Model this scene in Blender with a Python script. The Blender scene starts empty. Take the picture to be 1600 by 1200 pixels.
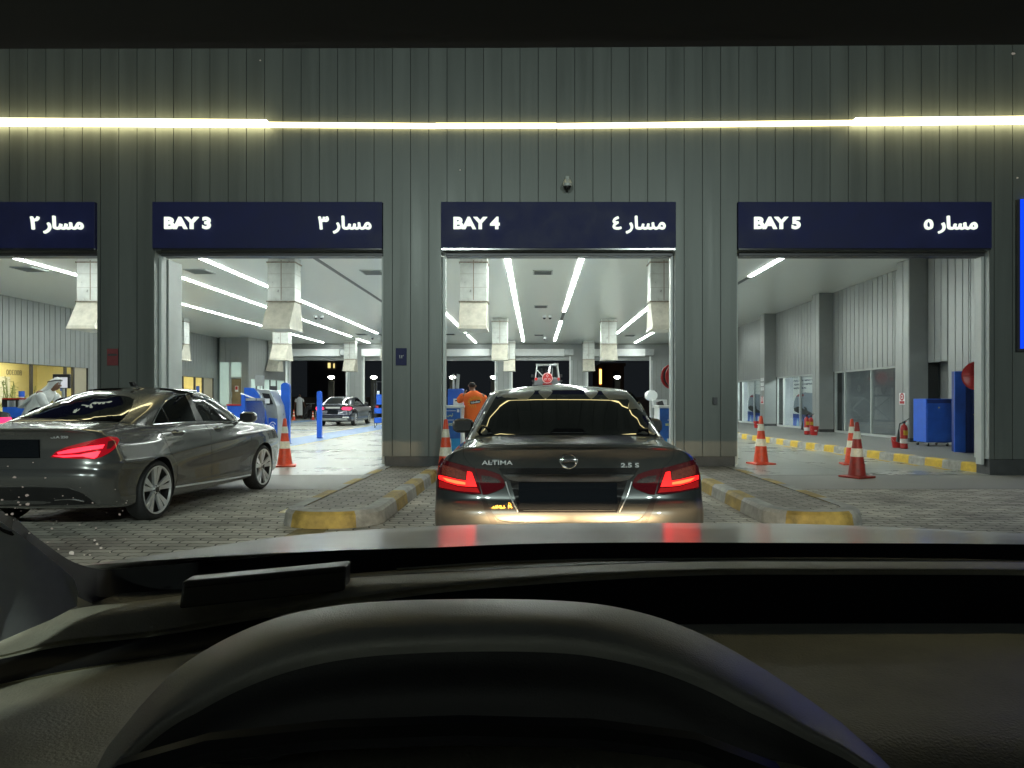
import bpy, bmesh, math, random
import numpy as np
from mathutils import Vector, Matrix
from mathutils.bvhtree import BVHTree
from mathutils.geometry import delaunay_2d_cdt
PI = math.pi
random.seed(7)
SC = bpy.context.scene
COL = SC.collection

# ------------------------------------------------------------------ camera
F, HX, HY, EYE = 1109.0, 836.0, 626.0, 1.30      # focal length and horizon of the photograph (pixels), eye height (m)
cam = bpy.data.cameras.new('camera'); cam_o = bpy.data.objects.new('camera', cam); COL.objects.link(cam_o)
cam_o.location = (0, 0, EYE); cam_o.rotation_euler = (PI/2, 0, 0)
cam.sensor_width = 36; cam.lens = 36*F/1600; cam.shift_x = (800-HX)/1600; cam.shift_y = (HY-600)/1600
cam.clip_start = 0.05; cam.clip_end = 600
SC.camera = cam_o
# ------------------------------------------------------------------ world: night sky
w = bpy.data.worlds.new("World"); SC.world = w; w.use_nodes = True
bg = w.node_tree.nodes['Background']; bg.inputs[0].default_value = (.35, .42, .5, 1); bg.inputs[1].default_value = 0.007
SC.view_settings.view_transform = 'Standard'; SC.view_settings.look = 'None'; SC.view_settings.exposure = 1.78; SC.view_settings.gamma = 1
SC.cycles.use_denoising = True
SC.cycles.max_bounces = 7; SC.cycles.diffuse_bounces = 4; SC.cycles.glossy_bounces = 4; SC.cycles.transparent_max_bounces = 12
SC.cycles.sample_clamp_indirect = 6; SC.cycles.caustics_reflective = False; SC.cycles.caustics_refractive = False

def X(px, D): return (px-HX)*D/F
def Z(py, D): return EYE-(py-HY)*D/F
def DG(py, z=0.0): return (EYE-z)*F/(py-HY)

# ------------------------------------------------------------------ materials
def mat(name, col, rough=.5, metal=0., coat=0., es=0., ec=None, noise=None, bump=None, spec=.5, alpha=None, stretch=None):
    m = bpy.data.materials.new(name); m.use_nodes = True; nt = m.node_tree; b = nt.nodes['Principled BSDF']
    b.inputs['Base Color'].default_value = (*col, 1); b.inputs['Roughness'].default_value = rough
    b.inputs['Metallic'].default_value = metal; b.inputs['Coat Weight'].default_value = coat; b.inputs['Coat Roughness'].default_value = .03
    b.inputs['Specular IOR Level'].default_value = spec
    if es: b.inputs['Emission Color'].default_value = (*(ec or col), 1); b.inputs['Emission Strength'].default_value = es
    if noise or bump:
        tc = nt.nodes.new('ShaderNodeTexCoord'); mp = nt.nodes.new('ShaderNodeMapping'); nt.links.new(tc.outputs['Object'], mp.inputs[0])
        if stretch: mp.inputs['Scale'].default_value = stretch
    if noise:                                # (scale, amount, roughness amount): real mottling, dirt and wear
        n = nt.nodes.new('ShaderNodeTexNoise'); n.inputs['Scale'].default_value = noise[0]; n.inputs['Detail'].default_value = 7; n.inputs['Roughness'].default_value = .65
        nt.links.new(mp.outputs[0], n.inputs['Vector'])
        mr = nt.nodes.new('ShaderNodeMapRange'); mr.inputs[1].default_value = .3; mr.inputs[2].default_value = .7
        mr.inputs[3].default_value = 1-noise[1]; mr.inputs[4].default_value = 1+noise[1]; nt.links.new(n.outputs[0], mr.inputs[0])
        mx = nt.nodes.new('ShaderNodeVectorMath'); mx.operation = 'SCALE'; mx.inputs[0].default_value = col
        nt.links.new(mr.outputs[0], mx.inputs['Scale']); nt.links.new(mx.outputs[0], b.inputs['Base Color'])
        if len(noise) > 2:
            m2 = nt.nodes.new('ShaderNodeMapRange'); m2.inputs[1].default_value = .3; m2.inputs[2].default_value = .7
            m2.inputs[3].default_value = max(0, rough-noise[2]); m2.inputs[4].default_value = min(1, rough+noise[2])
            nt.links.new(n.outputs[0], m2.inputs[0]); nt.links.new(m2.outputs[0], b.inputs['Roughness'])
    if bump:
        n2 = nt.nodes.new('ShaderNodeTexNoise'); n2.inputs['Scale'].default_value = bump[0]; n2.inputs['Detail'].default_value = 4
        nt.links.new(mp.outputs[0], n2.inputs['Vector'])
        bp = nt.nodes.new('ShaderNodeBump'); bp.inputs['Strength'].default_value = bump[1]; bp.inputs['Distance'].default_value = bump[2] if len(bump) > 2 else .01
        nt.links.new(n2.outputs[0], bp.inputs['Height']); nt.links.new(bp.outputs[0], b.inputs['Normal'])
    return m

def emit(name, col, s):
    m = bpy.data.materials.new(name); m.use_nodes = True; b = m.node_tree.nodes['Principled BSDF']
    b.inputs['Base Color'].default_value = (*[c*.35 for c in col], 1)
    b.inputs['Emission Color'].default_value = (*col, 1); b.inputs['Emission Strength'].default_value = s
    return m

def glass_thin(name, tint=(1, 1, 1), gloss=1.0, rough=0.0, ior=1.45):
    m = bpy.data.materials.new(name); m.use_nodes = True; nt = m.node_tree; nt.nodes.clear()
    o = nt.nodes.new('ShaderNodeOutputMaterial'); mix = nt.nodes.new('ShaderNodeMixShader')
    t = nt.nodes.new('ShaderNodeBsdfTransparent'); t.inputs[0].default_value = (*tint, 1)
    g = nt.nodes.new('ShaderNodeBsdfGlossy'); g.inputs['Roughness'].default_value = rough
    lw_ = nt.nodes.new('ShaderNodeLayerWeight'); lw_.inputs[0].default_value = .5
    pw = nt.nodes.new('ShaderNodeMath'); pw.operation = 'POWER'; pw.inputs[1].default_value = 5; nt.links.new(lw_.outputs['Facing'], pw.inputs[0])
    fr = nt.nodes.new('ShaderNodeMath'); fr.operation = 'MULTIPLY_ADD'; fr.inputs[1].default_value = .93; fr.inputs[2].default_value = .07; nt.links.new(pw.outputs[0], fr.inputs[0])
    ml = nt.nodes.new('ShaderNodeMath'); ml.operation = 'MULTIPLY'; ml.inputs[1].default_value = gloss; ml.use_clamp = True
    nt.links.new(fr.outputs[0], ml.inputs[0]); nt.links.new(ml.outputs[0], mix.inputs[0])
    nt.links.new(t.outputs[0], mix.inputs[1]); nt.links.new(g.outputs[0], mix.inputs[2]); nt.links.new(mix.outputs[0], o.inputs[0])
    return m

def pavers(name, col, sx=.26, sy=.13, rot=0.):
    m = mat(name, col, .75); nt = m.node_tree; b = nt.nodes['Principled BSDF']; L = nt.links.new
    tc = nt.nodes.new('ShaderNodeTexCoord'); mp = nt.nodes.new('ShaderNodeMapping'); mp.inputs['Rotation'].default_value = (0, 0, rot)
    L(tc.outputs['Object'], mp.inputs[0])
    sep = nt.nodes.new('ShaderNodeSeparateXYZ'); L(mp.outputs[0], sep.inputs[0])
    def tri(src, per, amp):                 # zigzag edges of interlocking blocks
        a = nt.nodes.new('ShaderNodeMath'); a.operation = 'PINGPONG'; a.inputs[1].default_value = per; L(src, a.inputs[0])
        c = nt.nodes.new('ShaderNodeMath'); c.operation = 'MULTIPLY'; c.inputs[1].default_value = amp; L(a.outputs[0], c.inputs[0]); return c.outputs[0]
    zx = tri(sep.outputs[1], sy/2, .35); zy = tri(sep.outputs[0], sx/4, .32)
    cb = nt.nodes.new('ShaderNodeCombineXYZ')
    ax = nt.nodes.new('ShaderNodeMath'); L(sep.outputs[0], ax.inputs[0]); L(zx, ax.inputs[1])
    ay = nt.nodes.new('ShaderNodeMath'); L(sep.outputs[1], ay.inputs[0]); L(zy, ay.inputs[1])
    L(ax.outputs[0], cb.inputs[0]); L(ay.outputs[0], cb.inputs[1])
    nz = nt.nodes.new('ShaderNodeTexNoise'); nz.inputs['Scale'].default_value = 3; L(mp.outputs[0], nz.inputs['Vector'])
    ad = nt.nodes.new('ShaderNodeVectorMath'); ad.operation = 'MULTIPLY_ADD'; ad.inputs[1].default_value = (.02, .02, 0)
    L(nz.outputs['Color'], ad.inputs[0]); L(cb.outputs[0], ad.inputs[2])
    br = nt.nodes.new('ShaderNodeTexBrick'); br.inputs['Scale'].default_value = 1; br.inputs['Brick Width'].default_value = sx; br.inputs['Row Height'].default_value = sy
    br.inputs['Mortar Size'].default_value = .009; br.inputs['Mortar Smooth'].default_value = .4; br.inputs['Bias'].default_value = -.1
    br.inputs['Color1'].default_value = (*[c*1.25 for c in col], 1); br.inputs['Color2'].default_value = (*[c*.72 for c in col], 1)
    br.inputs['Mortar'].default_value = (*[c*.14 for c in col], 1); L(ad.outputs[0], br.inputs['Vector'])
    n = nt.nodes.new('ShaderNodeTexNoise'); n.inputs['Scale'].default_value = .9; n.inputs['Detail'].default_value = 8; L(mp.outputs[0], n.inputs['Vector'])
    mr = nt.nodes.new('ShaderNodeMapRange'); mr.inputs[1].default_value = .3; mr.inputs[2].default_value = .7; mr.inputs[3].default_value = .5; mr.inputs[4].default_value = 1.25; L(n.outputs[0], mr.inputs[0])
    mx = nt.nodes.new('ShaderNodeVectorMath'); mx.operation = 'SCALE'; L(br.outputs[0], mx.inputs[0]); L(mr.outputs[0], mx.inputs['Scale']); L(mx.outputs[0], b.inputs['Base Color'])
    iv = nt.nodes.new('ShaderNodeMath'); iv.operation = 'SUBTRACT'; iv.inputs[0].default_value = 1; L(br.outputs['Fac'], iv.inputs[1])
    n3 = nt.nodes.new('ShaderNodeTexNoise'); n3.inputs['Scale'].default_value = 60; L(mp.outputs[0], n3.inputs['Vector'])
    a3 = nt.nodes.new('ShaderNodeMath'); a3.operation = 'MULTIPLY_ADD'; a3.inputs[1].default_value = .25; L(n3.outputs[0], a3.inputs[0]); L(iv.outputs[0], a3.inputs[2])
    bp = nt.nodes.new('ShaderNodeBump'); bp.inputs['Strength'].default_value = .9; bp.inputs['Distance'].default_value = .012; L(a3.outputs[0], bp.inputs['Height']); L(bp.outputs[0], b.inputs['Normal'])
    return m

M = {}
M['cladding'] = mat('cladding', (.125, .138, .130), .42, .3, noise=(1., .16, .08), bump=(.8, .25, .02), stretch=(3.15, .3, .16))
M['cladding_in'] = mat('cladding_inside', (.29, .305, .30), .38, .3, noise=(1.1, .08, .06))
M['seam'] = mat('dark_seam', (.02, .022, .022), .8)
M['jamb'] = mat('pale_jamb', (.45, .48, .47), .4, .1, noise=(2, .08, .05))
M['skirt'] = mat('dark_skirting', (.045, .048, .05), .5, noise=(6, .3, .1))
M['steel'] = mat('grey_steel', (.4, .42, .42), .35, .6, noise=(5, .1, .1))
M['darksteel'] = mat('dark_steel', (.06, .06, .065), .4, .5)
M['white'] = mat('white_paint', (.72, .74, .73), .4, noise=(3, .06, .05))
M['duct'] = mat('galvanised_duct', (.58, .60, .57), .34, .35, noise=(4, .16, .1))
M['ducthood'] = mat('duct_hood', (.50, .475, .40), .45, .1, noise=(5, .2, .1))
M['rust'] = mat('rusty_flange', (.26, .22, .17), .6, noise=(20, .5, .1))
M['navy'] = mat('navy_sign', (.012, .016, .080), .55, coat=.0, spec=.3, noise=(2.5, .18, .08))
M['letters'] = emit('lit_letters', (.90, 1, .86), .33)
M['led_warm'] = emit('warm_led', (1, .83, .38), 2.0)
M['led_white'] = emit('white_led', (1, .87, .46), 3.0)
M['striplight'] = emit('ceiling_strip', (.93, 1., .95), 16.)
M['stripoff'] = mat('dark_strip_diffuser', (.10, .11, .11), .4)
M['blue'] = mat('blue_paint', (.02, .11, .58), .35, noise=(4, .12, .06))
M['bluedark'] = mat('dark_blue_paint', (.012, .035, .20), .4, noise=(4, .15, .06))
M['bluescreen'] = emit('blue_screen', (.0, .05, 1.), .33)
M['red'] = mat('red_paint', (.42, .02, .02), .35, noise=(6, .15, .1))
M['orange'] = mat('cone_orange', (.62, .06, .018), .45, noise=(9, .28, .1))
M['refl'] = mat('reflective_sleeve', (.72, .68, .56), .4, noise=(14, .2, .1))
M['yellow'] = mat('yellow_paint', (.58, .38, .03), .6, noise=(7, .25, .1))
M['black'] = mat('black_plastic', (.012, .012, .013), .35, noise=(8, .2, .1))
M['rubber'] = mat('tyre_rubber', (.018, .018, .019), .75, noise=(30, .3, .05))
M['chrome'] = mat('chrome', (.75, .76, .77), .1, 1.)
M['silver'] = mat('polished_alloy', (.72, .73, .74), .3, .45)
M['plate'] = mat('dark_slate_plate', (.009, .0105, .013), .95, spec=.0)
M['skin'] = mat('skin', (.20, .10, .06), .55)
M['hair'] = mat('black_hair', (.012, .01, .01), .7, bump=(160, .6, .004))
M['cloth_white'] = mat('white_cotton', (.72, .74, .74), .85, bump=(9, .35, .03))
M['cloth_orange'] = mat('orange_shirt', (.75, .13, .02), .85, bump=(12, .35, .02))
M['cloth_dark'] = mat('dark_trousers', (.03, .03, .04), .85)
M['paper'] = mat('white_vinyl', (.75, .77, .78), .45)
M['floor'] = mat('hall_floor_concrete', (.31, .32, .29), .3, noise=(.45, .14, .1), bump=(30, .05, .003))
M['apron'] = mat('apron_concrete', (.25, .25, .235), .6, noise=(.7, .2, .1), bump=(90, .25, .004))
M['kerbgrey'] = mat('kerb_concrete', (.31, .31, .29), .75, noise=(4, .5, .1), bump=(70, .35, .006))
M['kerbyellow'] = mat('kerb_yellow', (.33, .235, .06), .7, noise=(4, .6, .1), bump=(70, .35, .006))
M['walk'] = mat('walkway_concrete', (.23, .235, .225), .7, noise=(1.2, .15, .1), bump=(120, .3, .004))
M['pavers'] = pavers('interlocking_pavers', (.43, .41, .355))
M['pavers2'] = pavers('island_pavers', (.30, .28, .245), .22, .11)
M['leaf'] = mat('bamboo_leaf', (.10, .22, .03), .5, noise=(3, .4))
M['stem'] = mat('bamboo_stem', (.16, .22, .06), .5)

# ------------------------------------------------------------------ mesh helpers
def tag(o, label=None, cat=None, group=None, kind=None):
    if label: o['label'] = label
    if cat: o['category'] = cat
    if group: o['group'] = group
    if kind: o['kind'] = kind
    return o
def thing(name, label, cat, loc=(0, 0, 0), rz=0, group=None):
    o = bpy.data.objects.new(name, None); COL.objects.link(o); o.location = loc; o.rotation_euler = (0, 0, rz); o.empty_display_size = .1
    return tag(o, label, cat, group)
def copy_tree(o, parent=None):
    c = o.copy(); COL.objects.link(c); c.parent = parent
    for ch in list(o.children): copy_tree(ch, c)
    return c

class MB:
    def __init__(s): s.v = []; s.f = []; s.m = []; s.mats = []; s.sm = []
    def mi(s, m):
        if isinstance(m, str): m = M[m]
        if m not in s.mats: s.mats.append(m)
        return s.mats.index(m)
    def add(s, vs, fs, m, smooth=False):
        b = len(s.v); k = s.mi(m); s.v += [tuple(v) for v in vs]
        for f in fs: s.f.append([b+i for i in f]); s.m.append(k); s.sm.append(smooth)
        return s
    def box(s, x0, x1, y0, y1, z0, z1, m, bev=0):
        if x0 > x1: x0, x1 = x1, x0
        if y0 > y1: y0, y1 = y1, y0
        if z0 > z1: z0, z1 = z1, z0
        if not bev:
            v = [(x0,y0,z0),(x1,y0,z0),(x1,y1,z0),(x0,y1,z0),(x0,y0,z1),(x1,y0,z1),(x1,y1,z1),(x0,y1,z1)]
            return s.add(v, [(0,3,2,1),(4,5,6,7),(0,1,5,4),(1,2,6,5),(2,3,7,6),(3,0,4,7)], m)
        bm = bmesh.new(); bmesh.ops.create_cube(bm, size=1)
        for v in bm.verts: v.co = Vector(((x0+x1)/2+v.co.x*(x1-x0), (y0+y1)/2+v.co.y*(y1-y0), (z0+z1)/2+v.co.z*(z1-z0)))
        bmesh.ops.bevel(bm, geom=bm.edges[:], offset=bev, segments=2, affect='EDGES', profile=.5)
        return s.bm(bm, m)
    def bm(s, bm, m, smooth=False, mtx=None):
        bm.verts.index_update()
        s.add([(mtx @ v.co if mtx else v.co) for v in bm.verts], [[v.index for v in f.verts] for f in bm.faces], m, smooth); bm.free(); return s
    def cyl(s, p0, p1, r, m, seg=20, r2=None, caps=True, smooth=True):
        p0, p1 = Vector(p0), Vector(p1); r2 = r if r2 is None else r2
        d = (p1-p0).normalized(); a = d.orthogonal().normalized(); b = d.cross(a)
        vs = [p0+(a*math.cos(t)+b*math.sin(t))*r for t in [2*PI*i/seg for i in range(seg)]]+[p1+(a*math.cos(t)+b*math.sin(t))*r2 for t in [2*PI*i/seg for i in range(seg)]]
        s.add(vs, [(i, (i+1) % seg, seg+(i+1) % seg, seg+i) for i in range(seg)], m, smooth)
        if caps:
            s.add(vs[:seg], [list(range(seg))[::-1]], m); s.add(vs[seg:], [list(range(seg))], m)
        return s
    def tube(s, pts, r, m, seg=8, closed=False):
        pts = [Vector(p) for p in pts]; n = len(pts); rs = r if isinstance(r, (list, tuple)) else [r]*n; rings = []; up = None
        for i, p in enumerate(pts):
            q0 = pts[i-1] if (i or closed) else p; q1 = pts[(i+1) % n] if (i < n-1 or closed) else p
            d = (q1-q0).normalized(); a = d.orthogonal().normalized() if up is None else (up-d*up.dot(d)).normalized(); up = a; b = d.cross(a)
            rings.append([p+(a*math.cos(2*PI*k/seg)+b*math.sin(2*PI*k/seg))*rs[i] for k in range(seg)])
        s.loft(rings, m, caps=not closed, loop=closed); return s
    def loft(s, rings, m, caps=True, loop=False, smooth=True, closed=True):
        k = len(rings[0]); n = len(rings); vs = [p for r in rings for p in r]; fs = []
        for i in range(n if loop else n-1):
            j = (i+1) % n
            for q in range(k if closed else k-1): q2 = (q+1) % k; fs.append((i*k+q, i*k+q2, j*k+q2, j*k+q))
        s.add(vs, fs, m, smooth)
        if caps and not loop: s.add(rings[0], [list(range(k))[::-1]], m); s.add(rings[-1], [list(range(k))], m)
        return s
    def prism(s, pts, m, d0, d1, axis='x', smooth=False):  # polygon in the two other axes, extruded along axis
        def P(a, b, d): return {'x': (d, a, b), 'y': (a, d, b), 'z': (a, b, d)}[axis]
        n = len(pts); vs = [P(a, b, d0) for a, b in pts]+[P(a, b, d1) for a, b in pts]
        s.add(vs, [(i, (i+1) % n, n+(i+1) % n, n+i) for i in range(n)], m, smooth); s.add(vs[:n], [list(range(n))[::-1]], m); s.add(vs[n:], [list(range(n))], m); return s
    def lathe(s, prof, m, c=(0, 0, 0), seg=24, axis='z', smooth=True, caps=True):
        rings = []
        for r, h in prof:
            ring = []
            for i in range(seg):
                t = 2*PI*i/seg; a, b = r*math.cos(t), r*math.sin(t)
                ring.append({'z': (c[0]+a, c[1]+b, c[2]+h), 'x': (c[0]+h, c[1]+a, c[2]+b), 'y': (c[0]+a, c[1]+h, c[2]+b)}[axis])
            rings.append(ring)
        return s.loft(rings, m, caps=caps, smooth=smooth)
    def ball(s, c, r, m, sub=2, sc=(1, 1, 1)):
        bm = bmesh.new(); bmesh.ops.create_icosphere(bm, subdivisions=sub, radius=r)
        return s.bm(bm, m, True, Matrix.Translation(c) @ Matrix.Diagonal((*sc, 1)))
    def build(s, name, parent=None, recalc=True, sharp=40, world=False):
        me = bpy.data.meshes.new(name); me.from_pydata(s.v, [], s.f)
        for m in s.mats: me.materials.append(m)
        me.polygons.foreach_set('material_index', s.m); me.polygons.foreach_set('use_smooth', s.sm)
        if recalc:
            bm = bmesh.new(); bm.from_mesh(me); bmesh.ops.remove_doubles(bm, verts=bm.verts, dist=1e-5); bmesh.ops.recalc_face_normals(bm, faces=bm.faces); bm.to_mesh(me); bm.free()
        if any(s.sm): me.set_sharp_from_angle(angle=math.radians(sharp))
        me.update()
        o = bpy.data.objects.new(name, me); COL.objects.link(o)
        if parent:
            o.parent = parent
            if world: bpy.context.view_layer.update(); me.transform(parent.matrix_world.inverted())
        return o

def text_mb(body, x0, x1, z0, z1, m, y=0., depth=.02, off=.0, mtx=None, mb=None, shear=0):
    """lettering fitted to the box x0..x1, z0..z1, standing in the xz plane and facing -y"""
    cu = bpy.data.curves.new('t', 'FONT'); cu.body = body; cu.size = 1; cu.offset = off; cu.extrude = .5; cu.shear = shear; cu.resolution_u = 5; cu.align_x = 'CENTER'
    o = bpy.data.objects.new('t', cu); COL.objects.link(o); me = bpy.data.meshes.new_from_object(o.evaluated_get(bpy.context.evaluated_depsgraph_get()))
    bpy.data.objects.remove(o); bpy.data.curves.remove(cu)
    vs = [v.co.copy() for v in me.vertices]; fs = [list(p.vertices) for p in me.polygons]; bpy.data.meshes.remove(me)
    a0 = min(v.x for v in vs); a1 = max(v.x for v in vs); b0 = min(v.y for v in vs); b1 = max(v.y for v in vs)
    out = []
    for v in vs:
        p = Vector((x0+(v.x-a0)/(a1-a0)*(x1-x0), y-(v.z+.5)*depth, z0+(v.y-b0)/(b1-b0)*(z1-z0)))
        out.append(mtx @ p if mtx else p)
    mb = mb or MB(); mb.add(out, fs, m); return mb
# ================================================================== the setting
YF, TH = 12.36, .43                    # front wall: front face and thickness
YB = YF+TH
YR = 48.5                              # rear wall
HC = 5.19                              # ceiling height
XL, XR = -19.6, 10.77                  # side walls
OP = [(-16.8, -12.8), (-11.72, -7.63), (-6.63, -2.65), (-1.63, 2.44), (3.52, 7.91)]
ZS0, ZS1, ZO = Z(389, YF), Z(317, YF), Z(398, YF)
PIT = .3176; PX0 = -2.485
def ground(name, x0, x1, y0, y1, z, m, n=1):
    b = MB(); b.add([(x0, y0, z), (x1, y0, z), (x1, y1, z), (x0, y1, z)], [(0, 1, 2, 3)], m); o = b.build(name, recalc=False); return tag(o, kind='structure')
ground('ground', -200, 200, -80, 300, -.012, mat('night_asphalt', (.05, .05, .05), .8, noise=(2, .2)))
ground('forecourt_paving', -30, 30, -14, 10.45, -.004, 'pavers')
ground('concrete_apron', -30, 30, 10.45, YF+.03, 0.0, 'apron')
ground('hall_floor', -21, XR+.6, YF+.03, 54, .004, 'floor')

def planks(mb, x0, x1, z0, z1, y, m='cladding', depth=.02, pit=PIT, org=PX0, axis='x', sgn=-1, gap=.011):
    """vertical cladding boards with open seams; axis x: wall faces -y (sgn -1) ; axis y: wall in the yz plane"""
    if axis == 'y': gap = .028
    k = math.floor((x0-org)/pit); a = x0
    while a < x1-1e-4:
        b = min(x1, org+(k+1)*pit)
        if b > a+.02:
            p0, p1 = a+gap/2, b-gap/2; q0, q1 = (y, y+sgn*depth)
            if axis == 'x': mb.box(p0, p1, q0, q1, z0, z1, m)
            else: mb.box(q0, q1, p0, p1, z0, z1, m)
            if b < x1-.02:
                if axis == 'x': mb.box(p1, p1+gap, q0, q0+sgn*.002, z0, z1, 'seam')
                else: mb.box(q0, q0+sgn*.002, p1, p1+gap, z0, z1, 'seam')
        a = b if b > a+1e-5 else a+pit; k += 1

B = thing('inspection_building', 'grey panel-clad vehicle inspection hall with numbered drive-through bays', 'building', (0, YF, 0))
def bpart(mb, name, parent=None): return mb.build(name, parent or B, world=True, recalc=False)
# upper front wall
b = MB(); planks(b, -17.5, 15, ZS1, 9.2, YF+.02)
b.box(-17.5, 15, YF+.02, YB, ZS1, 9.2, 'seam'); bpart(b, 'upper_wall')
# piers between the bays
edges = [(-17.8, -16.8), (-12.8, -11.72), (-7.63, -6.63), (-2.65, -1.63), (2.44, 3.52), (7.91, 15)]
for i, (x0, x1) in enumerate(edges):
    b = MB(); zb = .33 if i < 5 else .28
    b.box(x0+.004, x1-.004, YF+.02, YB, zb, ZS1, 'jamb'); planks(b, x0, x1, zb, ZS1, YF+.02)
    b.box(x0+.03, x1-.03, YF+.035, YB-.02, 0, zb, 'skirt')
    if i == 2: b.box(x1-.02, x1+.03, YB, YB+.48, .3, ZO, 'jamb')
    bpart(b, 'pier')
for (x0, x1) in OP:                     # lintels over the openings behind the signs
    b = MB(); b.box(x0-.004, x1+.004, YF+.06, YB-.006, ZO+.06, ZS1, 'cladding_in'); bpart(b, 'lintel')
# ceiling: long white metal planks
cm = mat('metal_ceiling', (.80, .82, .78), .3, .3)
nt = cm.node_tree; wv = nt.nodes.new('ShaderNodeTexWave'); wv.bands_direction = 'Y'; wv.inputs['Scale'].default_value = 1.6; wv.wave_profile = 'SAW'
tc = nt.nodes.new('ShaderNodeTexCoord'); nt.links.new(tc.outputs['Object'], wv.inputs[0])
rp = nt.nodes.new('ShaderNodeMapRange'); rp.inputs[1].default_value = .9; rp.inputs[2].default_value = 1; nt.links.new(wv.outputs['Fac'], rp.inputs[0])
bp = nt.nodes.new('ShaderNodeBump'); bp.inputs['Strength'].default_value = .15; bp.inputs['Distance'].default_value = .004; bp.invert = True
nt.links.new(rp.outputs[0], bp.inputs['Height']); nt.links.new(bp.outputs[0], nt.nodes['Principled BSDF'].inputs['Normal'])
b = MB(); b.box(XL-2, XR+.6, YB, YR+.4, HC, HC+.3, cm); bpart(b, 'ceiling')
# rear wall with its own doorways
b = MB(); zt = 4.05
for (x0, x1) in [(-19.6, -16.8)]+[(OP[i][1], OP[i+1][0]) for i in range(4)]+[(7.91, XR)]:
    b.box(x0, x1, YR, YR+.4, 0, zt, 'jamb'); planks(b, x0+.12, x1-.12, .3, zt, YR, 'cladding_in')
b.box(-19.6, XR, YR, YR+.4, zt, HC, 'cladding_in'); bpart(b, 'rear_wall')
# right side wall with piers, windows and a recess
PY = [19.45, 25.6, 31.7, 37.8, 43.9]; PD = .65; ZW = 2.34; ZK = .165
b = MB()
segs = [YB]+PY
planks(b, YB, 17.6, ZK, HC, XR, 'cladding_in', axis='y'); planks(b, 17.6, 18.5, ZK, HC, XR, 'cladding_in', axis='y'); planks(b, 18.5, 19.45, ZW, HC, XR, 'cladding_in', axis='y')
b.box(XR+.35, XR+.4, 18.4, 19.5, ZK, ZW, 'cladding_in'); b.box(XR, XR+.35, 18.42, 18.5, ZK, ZW, 'cladding_in'); b.box(XR, XR+.35, 18.5, 19.45, ZW, ZW+.03, 'cladding_in')
for k in range(len(PY)):
    y0 = PY[k]+PD; y1 = PY[k+1] if k < len(PY)-1 else YR
    planks(b, y0, y0+1.1, ZK, HC, XR, 'cladding_in', axis='y'); planks(b, y0+1.1, y1, ZW, HC, XR, 'cladding_in', axis='y')
b.box(XR, XR+.3, YB, 18.42, 0, HC, 'seam')
for k in range(len(PY)):
    y1 = PY[k+1] if k < len(PY)-1 else YR
    b.box(XR, XR+.3, PY[k], PY[k]+PD+1.1, 0, HC, 'seam'); b.box(XR, XR+.3, PY[k]+PD+1.1, y1, ZW+.02, HC, 'seam')
bpart(b, 'side_wall')
for k, y in enumerate(PY):
    b = MB(); b.box(10.27, XR, y+.02, y+PD, .27, HC, 'cladding_in'); b.box(10.29, XR, y+.04, y+PD-.02, 0, .27, 'skirt')
    planks(b, y+.02, y+PD, .27, HC, 10.27, 'cladding_in', axis='y', pit=.325, org=y)
    b.box(10.255, XR, y, y+.02, .27, HC, 'cladding_in')
    bpart(b, 'wall_pier')
# glazing of the right wall: frame, panes; a dim office room behind
glass = glass_thin('window_glass', (.85, .9, .9), 1.0)
dimroom = mat('office_wall', (.42, .44, .46), .7, noise=(1, .1)); 
for k in range(len(PY)):
    y0 = PY[k]+PD+1.1; y1 = PY[k+1] if k < len(PY)-1 else YR
    b = MB(); ys = [y0, y0+(y1-y0)*.36, y0+(y1-y0)*.80, y1-.02]
    for yy in ys: b.box(XR+.02, XR+.10, yy, yy+.06 if yy < y1-.1 else yy-.06, ZK, ZW, 'jamb')
    b.box(XR+.02, XR+.10, y0+.06, y1-.08, ZK, ZK+.07, 'jamb'); b.box(XR+.02, XR+.10, y0+.06, y1-.08, ZW-.05, ZW+.018, 'jamb')
    f = bpart(b, 'window_frame')
    b = MB(); b.add([(XR+.055, y0, ZK), (XR+.055, y1, ZK), (XR+.055, y1, ZW), (XR+.055, y0, ZW)], [(0, 1, 2, 3)], glass)
    bpart(b, 'window_pane')
b = MB(); b.box(XR+3.4, XR+3.5, 18, YR, 0, HC, dimroom); b.box(XR+.3, XR+3.4, 20, YR, 0, .1, 'walk'); b.box(XR+.3, XR+3.4, 20, YR, 2.7, 2.8, 'paper')
for y in (20.0, 26, 32.2, 38.3, 44.4): b.box(XR+.3, XR+3.4, y-.1, y, .1, 2.7, dimroom)
orm = bpart(b, 'office_room')
for y, e in ((23, 'office_lamp_dim'), (28.6, 'office_lamp'), (35, 'office_lamp'), (41, 'office_lamp')):
    b = MB(); b.box(XR+.9, XR+1.1, y-1.6, y+1.6, 2.66, 2.69, emit(e, (.9, 1, .97), 2.5 if 'dim' in e else 26)); b.build('office_light', orm, world=True)
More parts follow.
